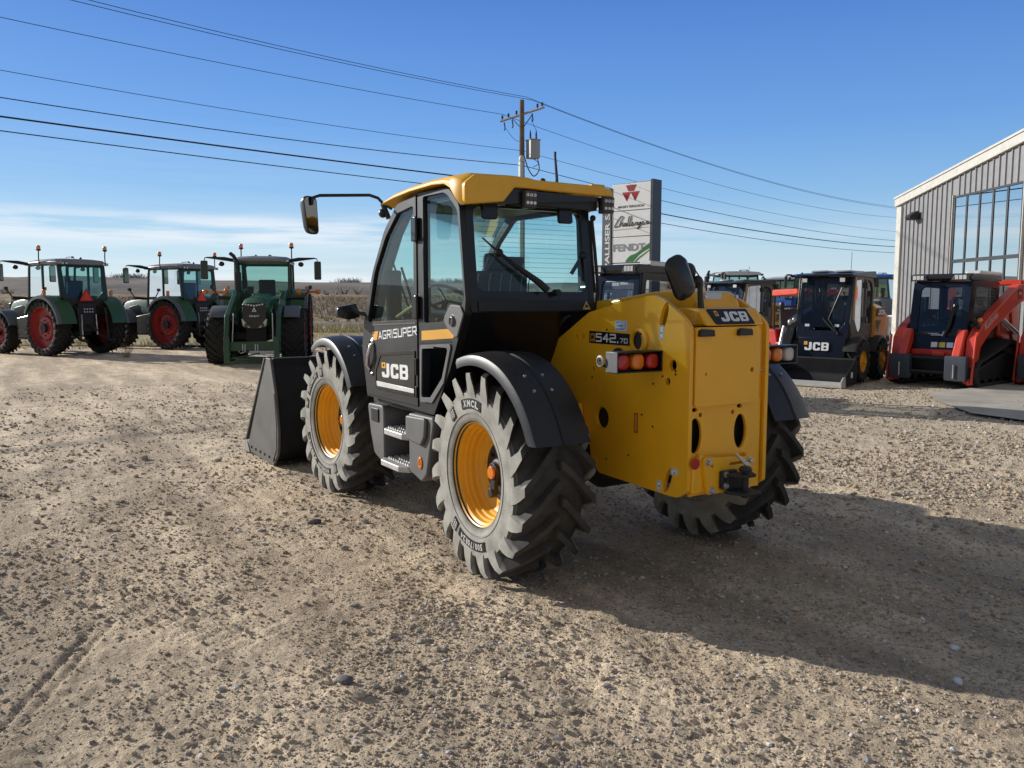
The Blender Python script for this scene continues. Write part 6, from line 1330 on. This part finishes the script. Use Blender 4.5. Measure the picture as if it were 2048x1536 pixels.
g = G(); poly(g, smooth([(W_ * .36, 3.26, 0), (W_ * .48, 3.50, 0), (W_ * .66, 3.62, 0), (W_ * .80, 3.80, 0), (W_ - .01, 4.02, 0)]) and [(p.x, p.y) for p in smooth([(W_ * .36, 3.26, 0), (W_ * .48, 3.50, 0), (W_ * .66, 3.62, 0), (W_ * .80, 3.80, 0), (W_ - .01, 4.02, 0)])] + [(p.x, p.y) for p in smooth([(W_ - .01, 3.80, 0), (W_ * .80, 3.62, 0), (W_ * .68, 3.45, 0), (W_ * .58, 3.26, 0)])])
poly(g, [(p.x, p.y) for p in smooth([(W_ * .61, 3.26, 0), (W_ * .72, 3.44, 0), (W_ * .85, 3.58, 0), (W_ - .01, 3.75, 0)])] + [(W_ - .01, 3.70), (W_ * .86, 3.53), (W_ * .74, 3.39), (W_ * .66, 3.26)])
onp(g, 'green_swoosh', mat('swoosh_green', (.03, .17, .03), .4), pan[2])
tx('S', .05, 2.52, .12, .16, MFR, pan[3]); tx('UNFLOWER', .20, 2.52, W_ - .32, .15, mat('letter_green', (.10, .22, .10), .4), pan[3])
g = G().prism([(.0, 1.30), (.32, 1.30), (.16, 1.66)], 'z', .05, .06); onp(g, 'red_triangle', mat('logo_red', (.3, .02, .03), .4), SG)

# ---- utility pole
PP = Vector(LD(.44, 38)); 
UP = thing('utility_pole', 'wooden utility pole with crossarm and grey transformer behind the telehandler cab', 'utility pole', PP)
WOOD = mat('pole_wood', (.16, .13, .10), .9, var=.3, vs=4, bump=.3, bs=40); GALV = mat('transformer_grey', (.34, .35, .36), .5, metal=.2)
G().lathe([(.15, 0), (.135, 6.5), (.105, 10.62), (.001, 10.66)], 'z', (0, 0, 0), 16).build('pole', WOOD, UP)
ca = Vector((*(RH * .80 + FH * -.60), 0)).normalized()   # crossarm direction, across the line
f2 = Vector((*FH, 0)); r2 = Vector((*RH, 0))
ar = G().tube([-ca * 1.20 + Vector((0, 0, 9.85)), ca * 1.20 + Vector((0, 0, 10.15))], .055, 6).build('crossarm', mat('crossarm_wood', (.30, .26, .20), .85, var=.2), UP)
for s in (-.6, .6): G().tube([ca * s + Vector((0, 0, 9.95)), Vector((0, 0, 9.35))], .02, 5).build('arm_brace', DKM, UP)
INS = mat('insulator', (.05, .04, .05), .25)
for k in (-1.1, -.75, -.3, .85, 1.1):
    o = ca * k + Vector((0, 0, 10.0 + .125 * k)); G().lathe([(.02, .05), (.03, .10), (.06, .12), (.04, .17), (.055, .19), (.03, .24), (.001, .25)], 'z', o, 10).build('insulator', INS, UP)
for k in (-1.0, -.55, .55): 
    o = ca * k + Vector((0, 0, 9.9 + .12 * k)); G().tube([o, o - Vector((0, 0, .28)) + r2 * .05, o - Vector((0, 0, .36))], .03, 6).build('cutout', INS, UP)
tb = G().cbox((0, 0, 0), (.48, .44, .80)).cbox((0, 0, .41), (.56, .52, .04)).xf(Matrix.Translation(r2 * .50 - f2 * .12 + Vector((0, 0, 8.45))) @ Matrix.Rotation(math.atan2(RH[1], RH[0]) + .5, 4, 'Z')).build('transformer', GALV, UP, bev=.02)
for q in (-.12, .14): G().lathe([(.03, 0), (.05, .05), (.03, .1), (.045, .15), (.025, .3), (.001, .42)], 'z', r2 * (.50 + q) + Vector((0, 0, 8.92)) - f2 * .12, 8).build('bushing', INS, tb)
G().tube(smooth([Vector((0, 0, 8.2)) + r2 * .1, Vector((0, 0, 7.6)) + r2 * .3, Vector((0, 0, 7.3)) + r2 * .55, Vector((0, 0, 7.6)) + r2 * .78, Vector((0, 0, 8.1)) + r2 * .70]), .025, 6).tube(smooth([Vector((0, 0, 8.05)) + r2 * .55, Vector((0, 0, 7.85)) + r2 * .75, Vector((0, 0, 7.7)) + r2 * .5]), .015, 5).build_each('service_loop', RUB, UP)
G().tube(smooth([ca * -.95 + Vector((0, 0, 9.55)), ca * -.4 + Vector((0, 0, 8.95)), Vector((0, 0, 8.8)) + r2 * .1]), .010, 4).tube(smooth([ca * .5 + Vector((0, 0, 9.75)), r2 * .55 + Vector((0, 0, 9.5)), r2 * .64 + Vector((0, 0, 9.3))]), .010, 4).build_each('jumper_wire', RUB, UP)
G().box(-.09, .09, -.09, .09, 0, 7.9).xf(Matrix.Translation(-f2 * .20 - r2 * .04)).build('conduit', mat('conduit_pale', (.50, .52, .50), .5), UP, bev=.02)
G().lathe([(.13, 7.9), (.15, 8.0), (.10, 8.15), (.001, 8.2)], 'z', -f2 * .18 + r2 * 0, 10).build('weather_head', mat('conduit_pale', (.50, .52, .50), .5), UP)
# ---- overhead wires: span to the left (towards the viewer) and span to the right (away)
WIRE = mat('wire_black', (.015, .015, .016), .5)
lft = Vector(LD(-42.0, .6)); rgt = Vector(LD(45, 84))
def wire(nm, lab, off, zl, zp, zr, sagl, sagr, r):
    a, b, c = lft + Vector((0, 0, zl)) + ca * off, PP + Vector((0, 0, zp)) + ca * off, rgt + Vector((0, 0, zr)) + ca * off
    pts = []
    for p, q, sg in ((a, b, sagl), (b, c, sagr)):
        for k in range(24 + (q is c)):
            t = k / 24; pts.append(p.lerp(q, t) - Vector((0, 0, sg * 4 * t * (1 - t))))
    o = G().tube(pts, r, 5).build(nm, WIRE, None, sm=80); tag(o, lab, 'wire'); return o
wire('power_line', 'topmost thin power line crossing the sky to the pole top', .25, 14.65, 10.72, 10.75, 1.39, 1.5, .011)
wire('power_line', 'power line just below the topmost one, nearly touching it all the way', .55, 14.2, 10.55, 10.6, 1.35, 1.5, .011)
wire('power_line', 'third line from the top, tied to the left end of the crossarm', -1.1, 12.7, 10.15, 10.05, 1.0, 1.5, .011)
wire('power_line', 'fourth line down, passing the pole at the height of the transformer', 0, 11.2, 8.42, 8.3, 1.17, 1.0, .010)
wire('twisted_cable', 'twisted service cable ending at the pole below the transformer', 0, 10.4, 7.78, 7.5, 1.25, 1.0, .016)
wire('phone_cable', 'thickest black cable in the lower part of the sky', .05, 8.0, 6.95, 7.0, .33, .9, .028)
wire('phone_cable', 'lowest thin cable under the thickest black one', -.05, 7.7, 6.47, 6.5, .30, .9, .017)

# ---- metal building
BD = thing('metal_building', 'grey ribbed metal building with a large grid window and white roof trim', 'building')
c0 = Vector(LD(12.55, 27)); c1 = Vector(LD(12.85, 8.0)); bx = (c1 - c0).normalized(); MBD = frame(c0, bx, Vector((0, 0, 1)))   # local x along the gable wall, y up, z out
bn = (MBD.to_3x3() @ Vector((0, 0, 1)))
LW = 18.9; EZ = 4.79; SL = .132
ribm = mat('cladding_grey', (.27, .27, .27), .45, metal=.2, var=.04); trimw = mat('trim_white', (.60, .58, .52), .4)
top = lambda x: EZ + SL * x
wx0, wx1, wz0, wz1 = 3.10, 6.20, .60, 4.62
# ribbed sheet as corrugated strips with the window opening left free
def ribs(xa, xb, zb, zt):
    g = G(); pitch = .265; x = xa; prof = []
    while x < xb - 1e-6:
        for dx, dd in ((0, 0), (.18, 0), (.20, .035), (.235, .035), (.255, 0)):
            if x + dx <= xb: prof.append((x + dx, dd))
        x += pitch
    prof.append((xb, 0))
    vs = []; 
    for px, dd in prof: vs += [(px, zb(px) if callable(zb) else zb, dd), (px, zt(px) if callable(zt) else zt, dd)]
    n = len(prof); fs = [(2 * i, 2 * i + 2, 2 * i + 3, 2 * i + 1) for i in range(n - 1)]
    return g.add([MBD @ Vector(v) for v in vs], fs)
wl = ribs(0, wx0 - .06, 0, top); w2_ = ribs(wx1 + .06, LW, 0, top); w3_ = ribs(wx0 - .06, wx1 + .06, wz1 + .06 , top); w4_ = ribs(wx0 - .06, wx1 + .06, 0, wz0 - .06)
wt_ = lambda x: 4.55 + (x - wx0) * .055
for q in (w2_, w3_, w4_): wl.add(q.v, q.f)
wall = wl.build('wall', ribm, BD, sm=10, merge=False)
def bb(x0, x1, y0, y1, d0, d1, m, nm, par=BD, bev=.006): return G().box(x0, x1, y0, y1, d0, d1, MBD).build(nm, m, par, bev=bev)
bb(-.30, -.0, 0, EZ - .05, -.25, .07, trimw, 'corner_trim')
G().prism([(-.40, EZ - .03), (LW, top(LW) + .02), (LW, top(LW) + .27), (-.40, EZ + .21)], 'z', -.3, .10, M=MBD).build('rake_trim', trimw, BD, bev=.01)
G().prism([(-.42, EZ + .212), (LW, top(LW) + .272), (LW, top(LW) + .33), (-.42, EZ + .27)], 'z', -14, .13, M=MBD).build('roof', trimw, BD)
G().box(-.02, .0, 0, EZ, -14, -.26, MBD).build('side_wall', ribm, BD)
# window grid
fr = mat('window_frame', (.045, .05, .055), .4)
wn = bb(wx0 - .06, wx1 + .06, wz1, wz1 + .06, -.05, .06, fr, 'window'); bb(wx0 - .06, wx1 + .06, wz0 - .06, wz0, -.05, .06, fr, 'window_frame', wn)
bb(wx0 - .08, wx0 - .05, wz0, wz1 + .1, -.02, .075, trimw, 'window_trim', wn); bb(wx1 + .05, wx1 + .08, wz0, wz1 + .1, -.02, .075, trimw, 'window_trim', wn)
nx = 5
for k in range(nx + 1):
    x = wx0 + (wx1 - wx0) * k / nx; bb(x - .035, x + .035, wz0, wz1, -.04, .05, fr, 'mullion', wn)
bb(wx0, wx1, 2.80, 2.90, -.04, .047, fr, 'transom', wn)
SKYG = mat('window_pane', (.66, .72, .74), .02, metal=1.0, var=.0)
for n_ in SKYG.node_tree.nodes:
    if n_.type == 'BSDF_PRINCIPLED':
        for l_ in list(n_.inputs['Roughness'].links): SKYG.node_tree.links.remove(l_)
        n_.inputs['Roughness'].default_value = .0
for k in range(nx):
    xa = wx0 + (wx1 - wx0) * k / nx + .036; xb = wx0 + (wx1 - wx0) * (k + 1) / nx - .036
    for za, zb in ((wz0, 2.799), (2.901, wz1)): bb(xa, xb, za, zb, .020, .030, SKYG, 'pane', wn, 0)
lp = G().prism(rp([(0, 0), (.28, .0, .03), (.30, .12, .03), (.02, .30, .05)]), 'x', -.16, .16).xf(MBD @ Matrix.Translation((.98, 4.22, .036)) @ Matrix(((1, 0, 0, 0), (0, 0, 1, 0), (0, 1, 0, 0), (0, 0, 0, 1)))).build('wall_lamp', BLK, BD)
# low wall lamp cable box by the corner
bb(1.9, 2.05, 1.1, 1.4, .041, .12, GALV, 'meter_box')
# ================================================================== CAMERA, WORLD, SUN
CAM = Vector((-4.4691, 3.6670, 1.7482))
cd = bpy.data.cameras.new('camera'); cam = bpy.data.objects.new('camera', cd); COL.objects.link(cam)
cd.sensor_width = 36; cd.lens = 1656.74 / 2048 * 36; cd.clip_start = .05; cd.clip_end = 20000
fw = Vector((.84421518, -.52651628, -.10057673)); rt = Vector((-.5291992, -.8484977, 0)); up = rt.cross(fw)
M = Matrix((rt, up, -fw)).transposed().to_4x4(); M.translation = CAM; cam.matrix_world = M
SC.camera = cam
SUN_EL, SUN_AZ = R(21.5), math.atan2(.51, .86)
sd = Vector((math.cos(SUN_EL) * math.cos(SUN_AZ), math.cos(SUN_EL) * math.sin(SUN_AZ), math.sin(SUN_EL)))
sl_ = bpy.data.lights.new('sun', 'SUN'); sl_.energy = 5.0; sl_.angle = R(.53); sl_.color = (1, .96, .89)
so = bpy.data.objects.new('sun', sl_); COL.objects.link(so); so.rotation_euler = sd.to_track_quat('Z', 'Y').to_euler(); so.location = (0, 0, 40)
w = bpy.data.worlds.new('World'); SC.world = w; w.use_nodes = True
nt = w.node_tree; L = nt.links.new; bg = nt.nodes['Background']
sky = nd(nt, 'ShaderNodeTexSky', sky_type='NISHITA'); sky.sun_disc = False; sky.sun_elevation = SUN_EL; sky.sun_rotation = PI / 2 - SUN_AZ
sky.altitude = 800; sky.air_density = 1.0; sky.dust_density = .6; sky.ozone_density = 2.2
tc = nd(nt, 'ShaderNodeTexCoord'); sx = nd(nt, 'ShaderNodeSeparateXYZ'); L(tc.outputs['Generated'], sx.inputs[0])
mp = nd(nt, 'ShaderNodeMapping'); mp.inputs['Scale'].default_value = (3.2, 3.2, 52); L(tc.outputs['Generated'], mp.inputs[0])
nz = nd(nt, 'ShaderNodeTexNoise'); nz.inputs['Scale'].default_value = 1.6; nz.inputs['Detail'].default_value = 9; nz.inputs['Roughness'].default_value = .58; L(mp.outputs[0], nz.inputs['Vector'])
def ramp(src, pts):
    r = nt.nodes.new('ShaderNodeValToRGB'); L(src, r.inputs[0]); e = r.color_ramp.elements
    while len(e) < len(pts): e.new(.5)
    for q, (p, c) in zip(e, pts): q.position = p; q.color = (c, c, c, 1)
    return r.outputs[0]
def mth(op, a, b, cl=False):
    n = nd(nt, 'ShaderNodeMath', operation=op, use_clamp=cl)
    for i, q in enumerate((a, b)):
        if hasattr(q, 'links'): L(q, n.inputs[i])
        else: n.inputs[i].default_value = q
    return n.outputs[0]
dp = nd(nt, 'ShaderNodeVectorMath', operation='DOT_PRODUCT'); L(tc.outputs['Generated'], dp.inputs[0]); dp.inputs[1].default_value = (math.cos(SUN_AZ - .25), math.sin(SUN_AZ - .25), 0)
side = ramp(dp.outputs['Value'], [(.15, .06), (.45, .25), (.80, 1)])
band = ramp(sx.outputs['Z'], [(0, .9), (.022, .85), (.046, .12), (.060, .35), (.070, .95), (.088, .8), (.100, .06), (.15, .05), (.22, 0)])
cl = ramp(nz.outputs['Fac'], [(.38, 0), (.54, .7), (.72, 1)])
cm = mth('MULTIPLY', mth('MULTIPLY', cl, band), side, True)
gr = nt.nodes.new('ShaderNodeValToRGB'); L(sx.outputs['Z'], gr.inputs[0]); e = gr.color_ramp.elements
GR = [(0, (.74, .82, .87)), (.06, (.50, .72, .88)), (.12, (.27, .53, .87)), (.196, (.155, .385, .84)), (.34, (.072, .220, .68)), (.50, (.10, .20, .46)), (.62, (.135, .19, .31)), (1, (.13, .165, .22))]
while len(e) < len(GR): e.new(.5)
for q, (p, c) in zip(e, GR): q.position = p; q.color = (*c, 1)
gs = nd(nt, 'ShaderNodeVectorMath', operation='SCALE'); L(gr.outputs[0], gs.inputs[0])
L(mth('MULTIPLY_ADD', dp.outputs['Value'], 1.1) if False else mth('ADD', mth('MULTIPLY', dp.outputs['Value'], .9), 9.6), gs.inputs['Scale'])
sm = nd(nt, 'ShaderNodeMix', data_type='RGBA'); sm.inputs[0].default_value = .85; L(sky.outputs[0], sm.inputs[6]); L(gs.outputs[0], sm.inputs[7])
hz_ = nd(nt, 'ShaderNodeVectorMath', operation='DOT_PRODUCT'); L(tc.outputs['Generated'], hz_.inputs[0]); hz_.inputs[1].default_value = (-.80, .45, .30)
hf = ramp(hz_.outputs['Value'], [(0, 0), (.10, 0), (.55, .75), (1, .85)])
hm = nd(nt, 'ShaderNodeMix', data_type='RGBA'); L(hf, hm.inputs[0]); L(sm.outputs[2], hm.inputs[6]); hm.inputs[7].default_value = (2.9, 2.9, 2.9, 1); sm = hm  # pale neutral fill added to the sky behind the camera, lifts shaded sides
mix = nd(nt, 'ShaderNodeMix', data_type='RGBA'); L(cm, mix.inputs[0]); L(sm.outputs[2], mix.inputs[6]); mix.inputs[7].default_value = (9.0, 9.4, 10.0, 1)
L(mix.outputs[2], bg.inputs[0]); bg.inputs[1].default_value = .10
SC.view_settings.view_transform = 'Standard'; SC.view_settings.look = 'None'; SC.view_settings.exposure = 0; SC.view_settings.gamma = 1
SC.cycles.max_bounces = 6; SC.cycles.transparent_max_bounces = 16
